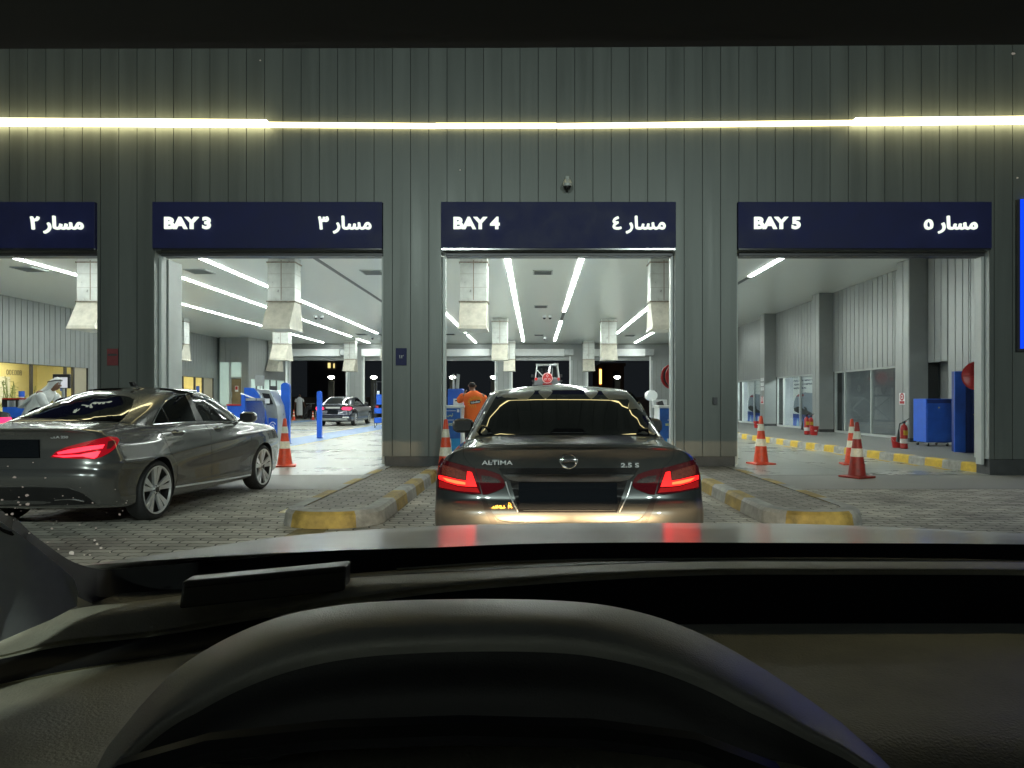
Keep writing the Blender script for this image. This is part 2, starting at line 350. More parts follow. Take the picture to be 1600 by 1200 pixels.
# left side wall with warm lit office windows
b = MB(); WL = [(20.0, 30.2, 31.1), (37.0, 42.0, 43.25)]
ylist = [(YB, 20.0, 0), (20.0, 31.1, 2.72), (31.1, 37.0, 0), (37.0, 43.25, 2.66), (43.25, YR, 0)]
for y0, y1, z in ylist:
    planks(b, y0, y1, z, HC, XL, 'cladding_in', axis='y', sgn=1, gap=.014); b.box(XL-.3, XL-.002, y0, y1, z, HC, 'seam')
bpart(b, 'side_wall')
warm = mat('warm_office_wall', (.78, .72, .42), .7, noise=(.8, .1)); tan = mat('tan_blind', (.42, .37, .27), .7, noise=(2, .06))
lamp = emit('office_ceiling_light', (1, .88, .52), 7.)
for n, (y0, ym, y1) in enumerate(WL):
    ht = 2.72 if n == 0 else 2.66
    b = MB(); b.box(XL-2.6, XL-2.5, y0-.5, y1+.5, 0, 3, warm); b.box(XL-2.5, XL-.3, y0-.5, y0-.4, 0, 3, warm); b.box(XL-2.5, XL-.3, y1+.4, y1+.5, 0, 3, warm); b.box(XL-2.5, XL-.31, y0-.4, y1+.4, 3, 3.1, 'white'); b.box(XL-2.5, XL-.31, y0-.4, y1+.4, 0, .05, tan)
    rm = bpart(b, 'office_room')
    for q in range(int((y1-y0)/2)): b = MB(); b.box(XL-1.6, XL-1.3, y0+.6+q*2, y0+1.9+q*2, 2.93, 2.97, lamp); b.build('office_light', rm, world=True)
    b = MB(); b.box(XL-.12, XL-.06, ym, y1, 0, ht, tan)
    yy = ym
    for yy in ([21.4, 23.4, 25.4, 27.7, 29.7, ym] if n == 0 else [37.6, 39.6, 41.0, ym]): b.box(XL-.12, XL-.02, yy-.04, yy+.04, 0, ht, 'darksteel')
    bpart(b, 'window_frame')
    b = MB(); b.add([(XL-.09, y0, 0), (XL-.09, ym, 0), (XL-.09, ym, ht), (XL-.09, y0, ht)], [(0, 1, 2, 3)], glass_thin('clear_glass', (.95, .95, .92), .8)); bpart(b, 'window_pane')
    b = MB(); b.box(XL-2.49, XL-2.44, ym-1.5, ym-.4, 1.2, 2.3, 'paper'); bpart(b, 'wall_poster')
    b = MB(); b.box(XL-.10, XL-.07, ym-.75, ym-.4, 1.7, 2.15, 'blue'); bpart(b, 'window_sticker')
# mirrored telephone number on the glass (read from inside)
R90 = Matrix.Translation((XL-.06, 0, 0)) @ Matrix.Rotation(PI/2, 4, 'Z')
b = text_mb('800300', -X(36, 28)-0, 0, 0, 1, 'black', depth=.004) if False else MB()
Mtx = Matrix.Translation((XL-.05, 0, 0)) @ Matrix(((0, -1, 0, 0), (1, 0, 0, 0), (0, 0, 1, 0), (0, 0, 0, 1)))
yA = XL*F/(12-HX); yB_ = XL*F/(36-HX)
text_mb('800300', yB_, yA, 2.26, 2.46, 'black', depth=.004, off=-.0, mtx=Mtx, mb=b)
bpart(b, 'window_number')
# rear left office block: wall facing the camera at y 44 and an angled wall
y4 = 43.6
b = MB(); xa, xb = X(343, y4), X(388, y4); zt = Z(566, y4)
planks(b, xa, xb, zt, HC, y4, 'cladding_in'); planks(b, X(378, y4), xb, 0, zt, y4, 'cladding_in'); b.box(xa, xb, y4, y4+.2, zt, HC, 'seam')
A0 = Vector((xb, y4, 0)); A1 = Vector((X(445, YR), YR, 0)); ang = math.atan2((A1-A0).y, (A1-A0).x); LL = (A1-A0).length
mt = Matrix.Translation(A0) @ Matrix.Rotation(ang, 4, 'Z')
b2 = MB(); planks(b2, 0, LL, 2.65, HC, 0, 'cladding_in', org=0); b2.box(0, LL, 0, .2, 2.65, HC, 'seam'); b2.box(0, LL, 0, .2, 0, .9, 'cladding_in'); b2.box(0, .3, -.02, .2, .9, 2.65, 'cladding_in')
b.add([mt @ Vector(v) for v in b2.v], b2.f, 'cladding_in'); bpart(b, 'office_wall')
frost = mat('frosted_glass', (.42, .50, .47), .25, noise=(.8, .1), es=.12, ec=(.6, .8, .7))
b = MB(); b.box(xa, X(358, y4), y4+.03, y4+.06, 1.0, zt, frost); b.box(X(360, y4), X(377, y4), y4+.03, y4+.06, Z(589, y4), zt, frost)
b2 = MB(); b2.box(.35, LL, .05, .08, .9, 2.65, frost)
b.add([mt @ Vector(v) for v in b2.v], b2.f, frost); bpart(b, 'frosted_window')
b = MB()
for px in (358, 359.6, 377): b.box(X(px, y4), X(px, y4)+.06, y4-.01, y4+.06, 0, zt, 'jamb')
b.box(X(359.6, y4), X(377, y4), y4-.01, y4+.05, Z(591, y4), Z(589, y4), 'jamb'); b.box(xa, X(358, y4), y4, y4+.1, 0, 1, 'cladding_in')
b2 = MB()
for q in (1.0, 1.9, 2.8, 3.7):
    if q < LL: b2.box(q, q+.09, -.01, .05, .9, 2.65, 'cladding')
b.add([mt @ Vector(v) for v in b2.v], b2.f, 'cladding'); bpart(b, 'window_frame')
b = MB(); b.box(X(361.5, y4), X(376, y4), y4+.03, y4+.07, .1, Z(592, y4), mat('door_glass', (.22, .17, .10), .15, noise=(1, .3))); d = bpart(b, 'office_door')
b = MB(); b.box(X(367, y4), X(372, y4), y4+.01, y4+.028, Z(612, y4), Z(603, y4), 'paper'); b.box(X(367.6, y4), X(371.4, y4), y4+.0, y4+.01, Z(609, y4), Z(603.6, y4), 'red'); b.build('door_notice', d, world=True)
b = MB(); b.cyl((X(362.5, y4), y4-.05, Z(621, y4)), (X(362.5, y4), y4-.05, Z(612, y4)), .025, 'steel'); b.build('door_handle', d, world=True)

# ------------------------------------------------------------------ raised walkway inside the right bay, with painted kerb
pl = [(7.98, YF+.4), (7.62, 15.7), (7.3, 19.5), (7.05, 24), (6.9, 32), (6.85, 48)]
def lerp_pl(y):
    for (xa, ya), (xb, yb) in zip(pl, pl[1:]):
        if y <= yb: return xa+(xb-xa)*(y-ya)/(yb-ya)
    return pl[-1][0]
b = MB(); n = 70; ys = [YF+.36+(48.4-YF-.36)*i/n for i in range(n+1)]
top = [(lerp_pl(y)+.16, y, ZK) for y in ys]+[(XR+.3, y, ZK) for y in reversed(ys)]
b.add(top, [list(range(len(top)))], 'walk'); o = tag(b.build('walkway', recalc=False), kind='structure')
b = MB(); y = YF+.36; k = 0
def kerbseg(b, y0, y1, m, xf=lerp_pl, w=.16):
    r = []
    for yy in (y0, y1):
        x = xf(yy); r.append([(x, yy, 0), (x+.012, yy, ZK-.02), (x+.03, yy, ZK+.004), (x+w, yy, ZK+.004), (x+w, yy, 0)])
    b.loft(r, m, caps=True, smooth=False)
while y < 48:
    ye = y+.5; kerbseg(b, y, ye, 'yellow' if (k % 2 == 0) else 'kerbgrey'); y = ye; k += 1
kb = thing('walkway_kerb', 'long grey kerb with yellow painted blocks along the walkway in bay five', 'kerb', (7.5, 13, 0)); b.build('kerb_stones', kb, world=True)
b = MB(); b.box(8.7, 11, YF-.5, YF+.0, 0, .09, 'kerbgrey'); tag(b.build('concrete_step'), 'low concrete step at the foot of the dark wall on the far right', 'step')

# painted floor bands
fb = mat('blue_floor_paint', (.13, .22, .40), .4, noise=(2.5, .25, .1)); fy = mat('yellow_floor_paint', (.60, .52, .22), .45, noise=(3, .3)); fr = mat('red_floor_paint', (.22, .10, .09), .5)
n = 0
for i, xc in enumerate((-14.6, -7.65, -2.15, 2.98)):
    wd = .72 if i < 2 else .4
    ground('blue_floor_band', xc-wd, xc+wd, (15.6 if i < 2 else YB+.1), YR, .008, fb)
    for s in (-1, 1): ground('yellow_floor_line', xc+s*(wd+.12)-.05, xc+s*(wd+.12)+.05, (15.6 if i < 2 else YB+.1), YR, .008, fy)
for yy in (30.5, 39.0): ground('cross_floor_band', -14, -8.6, yy, yy+.35, .012, fb)
ground('cross_floor_line', -13.8, -8.7, 27.3, 27.5, .012, fr)
for i, yy in enumerate((13.2, 14.1, 15.0, 15.9, 16.8, 18.2, 19.6)):
    x = lerp_pl(yy)-.18; ground('yellow_floor_dash', x-.09, x+.02, yy, yy+.55, .008, 'yellow')
ground('yellow_edge_line', 3.5, 3.62, 8.2, YB, .004, fy); ground('yellow_edge_line', -2.98, -2.88, 8.2, YB, .004, fy)
jn = mat('floor_joint', (.08, .08, .075), .8)
for yy in (13.5, 18.5, 24.5, 30, 37): ground('floor_joint', -19, 7, yy, yy+.012, .0085, jn)
for xx in (-5.2, -.2, 5.6): ground('floor_joint', xx, xx+.012, YB, 48, .0085, jn)
# old patches of yellow paint on the pavers by the islands
for (x, y, wx, wy) in ((-2.25, 6.5, .16, .7),):
    ground('worn_paint', x-wx, x+wx, y-wy, y+wy, -.001, mat('worn_yellow', (.24, .20, .10), .75, noise=(9, .4)))

# ------------------------------------------------------------------ kerbed islands between the bays
def island(x0, x1, yn, label, off=0):
    t = thing('traffic_island', label, 'kerb island', ((x0+x1)/2, yn+1, 0), group='kerbed islands between the bays')
    h = .165; r = min((x1-x0)/2-.02, .42)
    def outline(d):                       # from rear left round the nose to rear right
        a0, a1, rr = x0+d, x1-d, r-d*.6; p = []
        yb = YF+.03
        m = int((yb-yn-r)/.165)
        for i in range(m): p.append((a0, yb-(yb-yn-r)*i/m))
        for i in range(13): a = PI+PI/2*i/12; p.append((a0+rr+rr*math.cos(a), yn+d+rr+rr*math.sin(a)))
        for i in range(1, 4): p.append((a0+rr+(a1-a0-2*rr)*i/4, yn+d))
        for i in range(13): a = 1.5*PI+PI/2*i/12; p.append((a1-rr+rr*math.cos(a), yn+d+rr+rr*math.sin(a)))
        for i in range(1, m+1): p.append((a1, yn+r+(yb-yn-r)*i/m))
        return p
    o0, o1, o2, o3 = outline(-.02), outline(.0), outline(.03), outline(.17)
    zs = [0, h-.035, h, h]
    b = MB(); n = len(o0); m = (n-29)//2; sg = []; acc = 0
    for i in range(n-1):
        if i < m: c = (m-i-1)//4 % 2
        elif i >= n-1-m: c = (i-(n-1-m))//4 % 2
        else: c = 0 if (i < m+7 or i > m+19) else 1
        sg.append(c if i < m or i >= n-1-m else 1-c if False else c)
    for i in range(n-1):
        mm = 'kerbyellow' if sg[i] ^ off == 0 and not (i < m or i >= n-1-m) else ('kerbgrey' if not (i < m or i >= n-1-m) else ('kerbyellow' if sg[i] else 'kerbgrey'))
        if m+7 <= i <= m+19: mm = 'kerbyellow'
        elif m <= i < m+7 or m+19 < i < n-1-m: mm = 'kerbgrey'
        for a, bb, za, zb in ((o0, o1, zs[0], zs[1]), (o1, o2, zs[1], zs[2]), (o2, o3, zs[2], zs[3])):
            mq = mm if a is not o2 or not (m <= i < n-1-m) else 'kerbgrey'
            b.add([(*a[i], za), (*a[i+1], za), (*bb[i+1], zb), (*bb[i], zb)], [(0, 1, 2, 3)], mq)
    b.build('kerb', t, world=True)
    b = MB(); b.add([(p[0], p[1], h-.008) for p in o3], [list(range(n))], 'pavers2'); b.build('paving', t, world=True, recalc=False)
island(-2.66, -1.63, 7.22, 'paved island with worn yellow and grey kerb between bay three and bay four')
island(2.42, 3.46, 7.22, 'paved island with worn yellow and grey kerb between bay four and bay five')

# ------------------------------------------------------------------ signs over the bays
SIGNL = ['', 'navy sign cut off by the left edge of the view', 'navy sign with lit letters above the entrance behind the grey coupe', 'navy sign with lit letters straight ahead below the dome camera', 'navy sign with lit letters above the entrance with three cones']
WORDS = ['bay one', 'bay two', 'bay three', 'bay four', 'bay five']
names = ['1', '2', '3', '4', '5']; ar = ['\u0661', '\u0662', '\u0663', '\u0664', '\u0665']
for i in (1, 2, 3, 4):
    x0, x1 = OP[i]; t = thing('bay_sign', SIGNL[i], 'sign', ((x0+x1)/2, YF, ZS0), group='navy bay signs')
    b = MB(); b.box(x0, x1, YF-.07, YF+.058, ZS0, ZS1, 'navy', .004); b.build('panel', t, world=True)
    b = MB(); b.box(x0+.01, x1-.01, YF-.066, YF+.03, ZS0-.028, ZS0-.002, 'chrome'); b.build('edge_light_line', t, world=True)  # chrome strip stands in for the bright line of light below the sign
    c = (ZS0+ZS1)/2+.03; h = .105
    b = MB(); xs = x0+.22 if i < 4 else x0+.27; text_mb('BAY '+names[i], xs, xs+.80, c-h, c+h, 'letters', y=YF-.071, depth=.03, off=.045, mb=b); b.build('letters', t, world=True)
    b = MB(); xe = x1-.19 if i < 4 else x1-.27; [text_mb(ar[i]+' \uFEAD\uFE8E\uFEB4\uFEE3', xe-.90+dx, xe+dx, c-h-.07+dz, c+h+.01+dz, 'letters', y=YF-.071-.0004*q, depth=.03, off=.0, mb=b) for q, (dx, dz) in enumerate(((0, 0), (.009, 0), (-.009, 0), (0, .008), (0, -.008), (.006, .006), (-.006, -.006), (.006, -.006), (-.006, .006)))]; b.build('arabic_letters', t, world=True, recalc=False)
for i in (0, 1, 2, 3, 4):              # rolling shutter housings front and rear
    x0, x1 = OP[i]
    t = thing('rolling_shutter', 'dark rolled-up shutter over the front entrance of %s' % WORDS[i], 'shutter', ((x0+x1)/2, YF+.2, ZO), group='rolled-up front shutters')
    b = MB(); b.box(x0+.06, x1-.02, YF+.10, YF+.34, ZO, ZS0-.004, 'darksteel', .006); b.build('bottom_bar', t, world=True)
    for s in (0, 1):
        xx = x0+.0 if s == 0 else x1-.055; b = MB()
        b.box(xx+.005, xx+.05, YF+.14, YF+.30, (.175 if i > 1 else .0), ZO-.002, 'jamb'); b.build('guide_rail', t, world=True)
    t = thing('shutter_housing', 'white shutter housing over the rear doorway of %s' % WORDS[i], 'shutter box', ((x0+x1)/2, YR-.3, 4.5), group='shutter housings on the rear wall')
    z1, z0 = Z(546, YR), Z(557, YR)
    b = MB(); b.box(x0-.05, x1-.45, YR-.42, YR-.03, z0, z1, 'white', .01); b.build('housing', t, world=True)
    b = MB(); b.box(x1-.44, x1+.16, YR-.36, YR-.03, z0+.06, z1-.02, 'steel', .01); b.build('motor_box', t, world=True)
    for xx in (x0, x1-.1): b = MB(); b.box(xx, xx+.1, YR-.12, YR-.03, .0, z0, 'white'); b.build('guide_rail', t, world=True)

# ------------------------------------------------------------------ the long LED line on the front wall
def led_y(px): return 197.5-9*((px-860)/800)**2
t = thing('led_line', 'long glowing warm white light strip across the upper grey wall', 'light strip', (0, YF, 6))
cuts = [-420, 422, 681, 870, 1330, 1900]
for i in range(5):
    a, c = X(cuts[i], YF), X(cuts[i+1], YF); b = MB(); z = Z(195 if i not in (0, 4) else 192, YF); hh = .036 if i not in (0, 4) else .040
    za, zc = (Z(191, YF), Z(196, YF)) if i == 0 else (Z(193, YF), Z(188, YF)) if i == 4 else (Z(196, YF), Z(198, YF)) if i in (1,) else (Z(197.5, YF),)*2 if i == 2 else (Z(198, YF), Z(193, YF))
    m = M['led_white'] if i in (0, 4) else M['led_warm']; dd = .17 if i in (0, 4) else .07
    r = [[(x, YF-.002, z_-hh), (x, YF-dd, z_-hh*.9), (x, YF-dd, z_+hh*.9), (x, YF-.002, z_+hh)] for x, z_ in ((a+.006, za), (c-.006, zc))]
    b.loft(r, m, smooth=False); b.build('segment', t, world=True)

# security camera
cx, cz = X(886, YF), Z(290, YF); t = thing('security_camera', 'small pale dome security camera on the wall above bay four', 'camera', (cx, YF, cz))
b = MB(); b.box(cx-.03, cx+.03, YF-.12, YF, cz+.03, cz+.13, 'jamb', .006); b.cyl((cx, YF-.14, cz+.06), (cx, YF-.14, cz-.02), .05, 'jamb', r2=.085); b.cyl((cx, YF-.14, cz-.021), (cx, YF-.14, cz-.06), .085, 'jamb', r2=.08); b.build('housing', t, world=True)
b = MB(); b.ball((cx, YF-.14, cz-.06), .06, 'black'); b.build('lens', t, world=True)
# small things on the piers
def plate(name, label, cat, px0, px1, py0, py1, m, D=YF, th=.015, extra=None):
    t = thing(name, label, cat, (X((px0+px1)/2, D), D, Z(py1, D))); b = MB(); b.box(X(px0, D), X(px1, D), D-th, D-.001, Z(py1, D), Z(py0, D), m, .002); b.build('panel', t, world=True)
    return t
t = plate('notice_plate', 'small navy notice plate on the pier between bay three and bay four', 'plate', 618.5, 635.5, 544, 571, 'navy')
b = MB(); text_mb('\u0661\u0662', X(624, YF), X(631, YF), Z(560, YF), Z(555, YF), 'jamb', y=YF-.016, depth=.002, mb=b); b.build('marking', t, world=True)
t = plate('fire_notice', 'faded red notice on the pier between bay two and bay three', 'notice', 168, 185, 545, 571, mat('faded_red', (.16, .03, .035), .6, noise=(8, .3)))
b = MB(); b.box(X(169.5, YF), X(183.5, YF), YF-.018, YF-.0155, Z(556, YF), Z(553, YF), 'skirt'); b.build('marking', t, world=True)
t = plate('switch_box', 'small dark switch box on the pier between bay four and bay five', 'switch', 1113.5, 1120, 621, 632, 'darksteel', th=.05)
# blue lit screen at the right edge
t = thing('blue_screen', 'tall glowing blue screen on the dark wall at the right edge', 'screen', (9.5, YF, 2.2)); b = MB(); b.box(8.41, 12.2, YF-.07, YF-.002, Z(545, YF), Z(313, YF), 'bluescreen'); b.build('display', t, world=True)
b = MB(); b.box(8.36, 12.25, YF-.06, YF-.001, Z(545, YF)-.05, Z(545, YF)-.002, 'darksteel'); b.box(8.36, 8.408, YF-.06, YF-.001, Z(545, YF), Z(313, YF), 'darksteel'); b.build('frame', t, world=True)

# ------------------------------------------------------------------ ceiling strip lights
def strip(x, parts, label):
    t = thing('ceiling_light', label, 'strip light', (x, 20, HC), group='linear ceiling lights')
    for (y0, y1, on) in parts:
        b = MB(); b.box(x-.065, x+.065, y0, y1, HC-.012, HC-.001, 'striplight' if on else 'stripoff'); b.build('lit_tube' if on else 'dark_tube', t, world=True)
strip(-.76, [(14, 46.5, 1)], 'unbroken bright strip light on the ceiling left of centre in bay four')
strip(1.27, [(14, 31.0, 1), (31.0, 34.6, 0), (34.6, 46, 1)], 'strip light right of centre in bay four with a short dark gap')
strip(-3.98, [(14, 40.6, 1), (40.6, 42, 0), (42, 47.5, 1)], 'strip light seen past the left duct of bay four')
strip(-6.0, [(14, 46, 0)], 'unlit dark strip light running the length of the bay three ceiling')
strip(-9.12, [(14, 41, 1), (41, 47, 0)], 'uppermost of the bright strips seen through bay three')
strip(-11.17, [(14, 43, 1), (43, 44.6, 0), (44.6, 47.8, 1)], 'middle of the bright strips seen through bay three')
strip(-14.2, [(14, 47.5, 1)], 'lowest of the bright strips seen through bay three')
strip(4.74, [(24, 41, 1), (41, 44, 0)], 'strip light at the upper right of the bay four opening')
strip(6.73, [(16, 22.2, 1), (22.2, 40.5, 0), (40.5, 47.6, 1)], 'short lit strip light in the bay five ceiling with a dark run behind')

# ------------------------------------------------------------------ exhaust ducts
def duct(x, y, label):
    t = thing('exhaust_duct', label, 'duct', (x, y, HC), group='square exhaust ducts under the ceiling'); w = .365; d = .25
    z1 = 3.97; z0 = 3.2
    b = MB(); b.box(x-w, x+w, y-d, y+d, z1, HC-.002, 'duct')
    b.box(x-.012, x+.012, y-d-.006, y-d-.0005, z1+.05, HC-.1, 'rust')
    for zz in (4.35, 4.72): b.box(x-w-.001, x+w+.001, y-d-.001, y+d+.001, zz, zz+.006, 'rust')
    b.build('shaft', t, world=True)
    for zz in (z1-.01, HC-.17): b = MB(); b.box(x-w-.03, x+w+.03, y-d-.03, y+d+.03, zz, zz+.03, 'rust', .004); b.build('flange', t, world=True)
    b = MB(); r = []
    for zz, f, g in ((z1-.012, 0, 0), (z0+.09, .40, .0), (z0, .42, .02)):
        r.append([(x-w-g, y-d-f, zz), (x+w+g, y-d-f, zz), (x+w+g, y+d+f*.4, zz), (x-w-g, y+d+f*.4, zz)])
    b.loft(r, 'ducthood', smooth=False); b.build('hood', t, world=True)
pos = {0: 'first', 1: 'second', 2: 'rearmost'}
DX = [(3.48, 'right of bay four'), (-1.66, 'left of bay four'), (-6.85, 'left of bay three'), (-12.0, 'in bay two'), (-16.9, 'in bay one')]
for x, nm in DX:
    for k, y in enumerate((19.4, 33.7, 46.2)): duct(x, y, '%s exhaust duct of the row %s' % (pos[k], nm))
# air diffusers, cameras and detectors on the ceiling
def diffuser(px, py, s, label):
    y = 4314/(HY-py); x = X(px, y); t = thing('air_diffuser', label, 'air vent', (x, y, HC), group='ceiling air vents'); b = MB(); b.box(x-s, x+s, y-s*1.1, y+s*1.1, HC-.03, HC-.001, 'jamb', .004); b.build('frame', t, world=True)
    b = MB()
    for q in range(6): b.box(x-s*.85, x+s*.85, y-s+q*s*.35, y-s+q*s*.35+.02, HC-.04, HC-.031, 'skirt')
    b.build('louvre', t, world=True)
for px, py, s, lb in ((848, 425, .3, 'ceiling vent nearest the front in the middle of bay four'), (845, 478.5, .28, 'second ceiling vent in the middle of bay four'), (842, 523, .28, 'third ceiling vent in the middle of bay four'), (703, 522, .3, 'ceiling vent at the left edge of the bay four opening'), (984, 524, .3, 'ceiling vent at the right of the bay four opening'), (312, 423.5, .33, 'ceiling vent between the upper strip lights of bay three'), (583, 425, .33, 'ceiling vent at the upper right of the bay three opening'), (46, 420, .33, 'ceiling vent in the bay two opening'), (565, 522, .3, 'ceiling vent above the rear duct of bay three')):
    diffuser(px, py, s, lb)
for px, py, lb in ((855, 493, 'pair of white dome cameras on the bay four ceiling'), (498, 493, 'pair of white dome cameras on the bay three ceiling'), (851, 527, 'smoke detector far back on the bay four ceiling'), (582, 526, 'smoke detector at the end of the upper strip of bay three')):
    y = 4314/(HY-py); x = X(px, y); t = thing('dome_camera', lb, 'camera', (x, y, HC)); b = MB()
    for s in ((-.13, .13) if 'pair' in lb else (0,)): b.cyl((x+s, y, HC-.001), (x+s, y, HC-.1), .09, 'white'); b.ball((x+s, y, HC-.11), .07, 'black')
    b.build('dome', t, world=True)
# ================================================================== cars
def catmull(P, n):
    """P: (k, ...) array, interpolating spline, n steps per span"""
    P = np.asarray(P, float); k = len(P); Q = np.concatenate([[2*P[0]-P[1]], P, [2*P[-1]-P[-2]]]); out = []
    for i in range(k-1):
        a, b, c, d = Q[i:i+4]
        for s in range(n):
            t = s/n; out.append(.5*((2*b)+(c-a)*t+(2*a-5*b+4*c-d)*t*t+(3*b-a-3*c+d)*t**3))
    out.append(P[-1]); return np.array(out)
FR = [0, 0, 0, 0, 0, .24, .5, .76, 0, 0, 0, 0]
XM = [0, .42, .76, .935, .995, 1, 1, 1, .99, .9, .56, 0]
ZMX = [0, .02, .12, .45, .85, 1, 1, 1, .85, .45, .12, 0]
def body_net(R, S, Fr, ro=(.012, .04, .13, .34), fo=(.38, .16, .05), last=None, kr=None):
    net = []
    for r in range(len(R)):
        (yr, zr), (sx, sz), (yf, zf) = R[r], S[r], Fr[r]; row = []; k = 1.0
        for c in range(12):
            if c <= 4: y = yr+(0, *ro)[c]
            elif c >= 8: y = yf-(*fo, 0)[c-8]
            else: y = yr+ro[3]+(yf-fo[0]-yr-ro[3])*((c-4)/4)
            ze = zr if c < 6 else zf
            z = ze+(sz-ze)*ZMX[c]; x = sx*XM[c]
            if kr and c <= 4: x *= kr[r]
            row.append((x, y, z))
        net.append(row)
    if last:                                # roof centre line
        ya, yb, z0, z1, z2 = last; row = []
        for c in range(12):
            t = c/11; row.append((0, ya+(yb-ya)*t, z0*(1-t)**2+2*z1*t*(1-t)+z2*t*t))
        net.append(row)
    return np.array(net)
def body_mesh(net, mats, arches, floor=.19, nr=8, nc=12, shape=None):
    A = catmull(net, nr); A = np.transpose(catmull(np.transpose(A, (1, 0, 2)), nc), (1, 0, 2))
    if shape: A = shape(A)
    rows, cols = A.shape[:2]
    A[:, 0, 0] = 0; A[:, -1, 0] = 0; A[-1, :, 0] = 0
    vs = []; idx = np.zeros((rows+1, 2*cols-2), int)
    bm = bmesh.new(); V = {}
    def vert(r, c, side):
        p = A[r][c] if r >= 0 else (0, A[0][c][1], floor)
        x = p[0]*side; key = (r, c, side if abs(x) > 1e-9 else 0)
        if key not in V: V[key] = bm.verts.new((x, p[1], p[2]))
        return V[key]
    for side in (1, -1):
        for r in range(-1, rows-1):
            for c in range(cols-1):
                q = [vert(r, c, side), vert(r, c+1, side), vert(r+1, c+1, side), vert(r+1, c, side)]
                u = []
                for v in q:
                    if v not in u: u.append(v)
                if len(u) >= 3:
                    try: f = bm.faces.new(u if side == 1 else u[::-1]); f.smooth = True
                    except ValueError: pass
    bmesh.ops.remove_doubles(bm, verts=bm.verts, dist=1e-5); bmesh.ops.recalc_face_normals(bm, faces=bm.faces)
    me = bpy.data.meshes.new('body'); bm.to_mesh(me); bm.free()
    for m in mats: me.materials.append(m)
    o = bpy.data.objects.new('body', me); COL.objects.link(o)
    if arches:
        cb = MB()
        for (y, z, r) in arches:
            for s in (-1, 1): cb.cyl((s*.60, y, z), (s*1.2, y, z), r, mats[1], seg=48, smooth=False)
        cut = cb.build('cut', sharp=30)
        md = o.modifiers.new('b', 'BOOLEAN'); md.object = cut; md.operation = 'DIFFERENCE'; md.solver = 'EXACT'; md.material_mode = 'TRANSFER'
        me2 = bpy.data.meshes.new_from_object(o.evaluated_get(bpy.context.evaluated_depsgraph_get()))
        o.modifiers.clear(); o.data = me2; bpy.data.objects.remove(cut)
        me2.polygons.foreach_set('use_smooth', [True]*len(me2.polygons))
    o.data.set_sharp_from_angle(angle=math.radians(38))
    return o

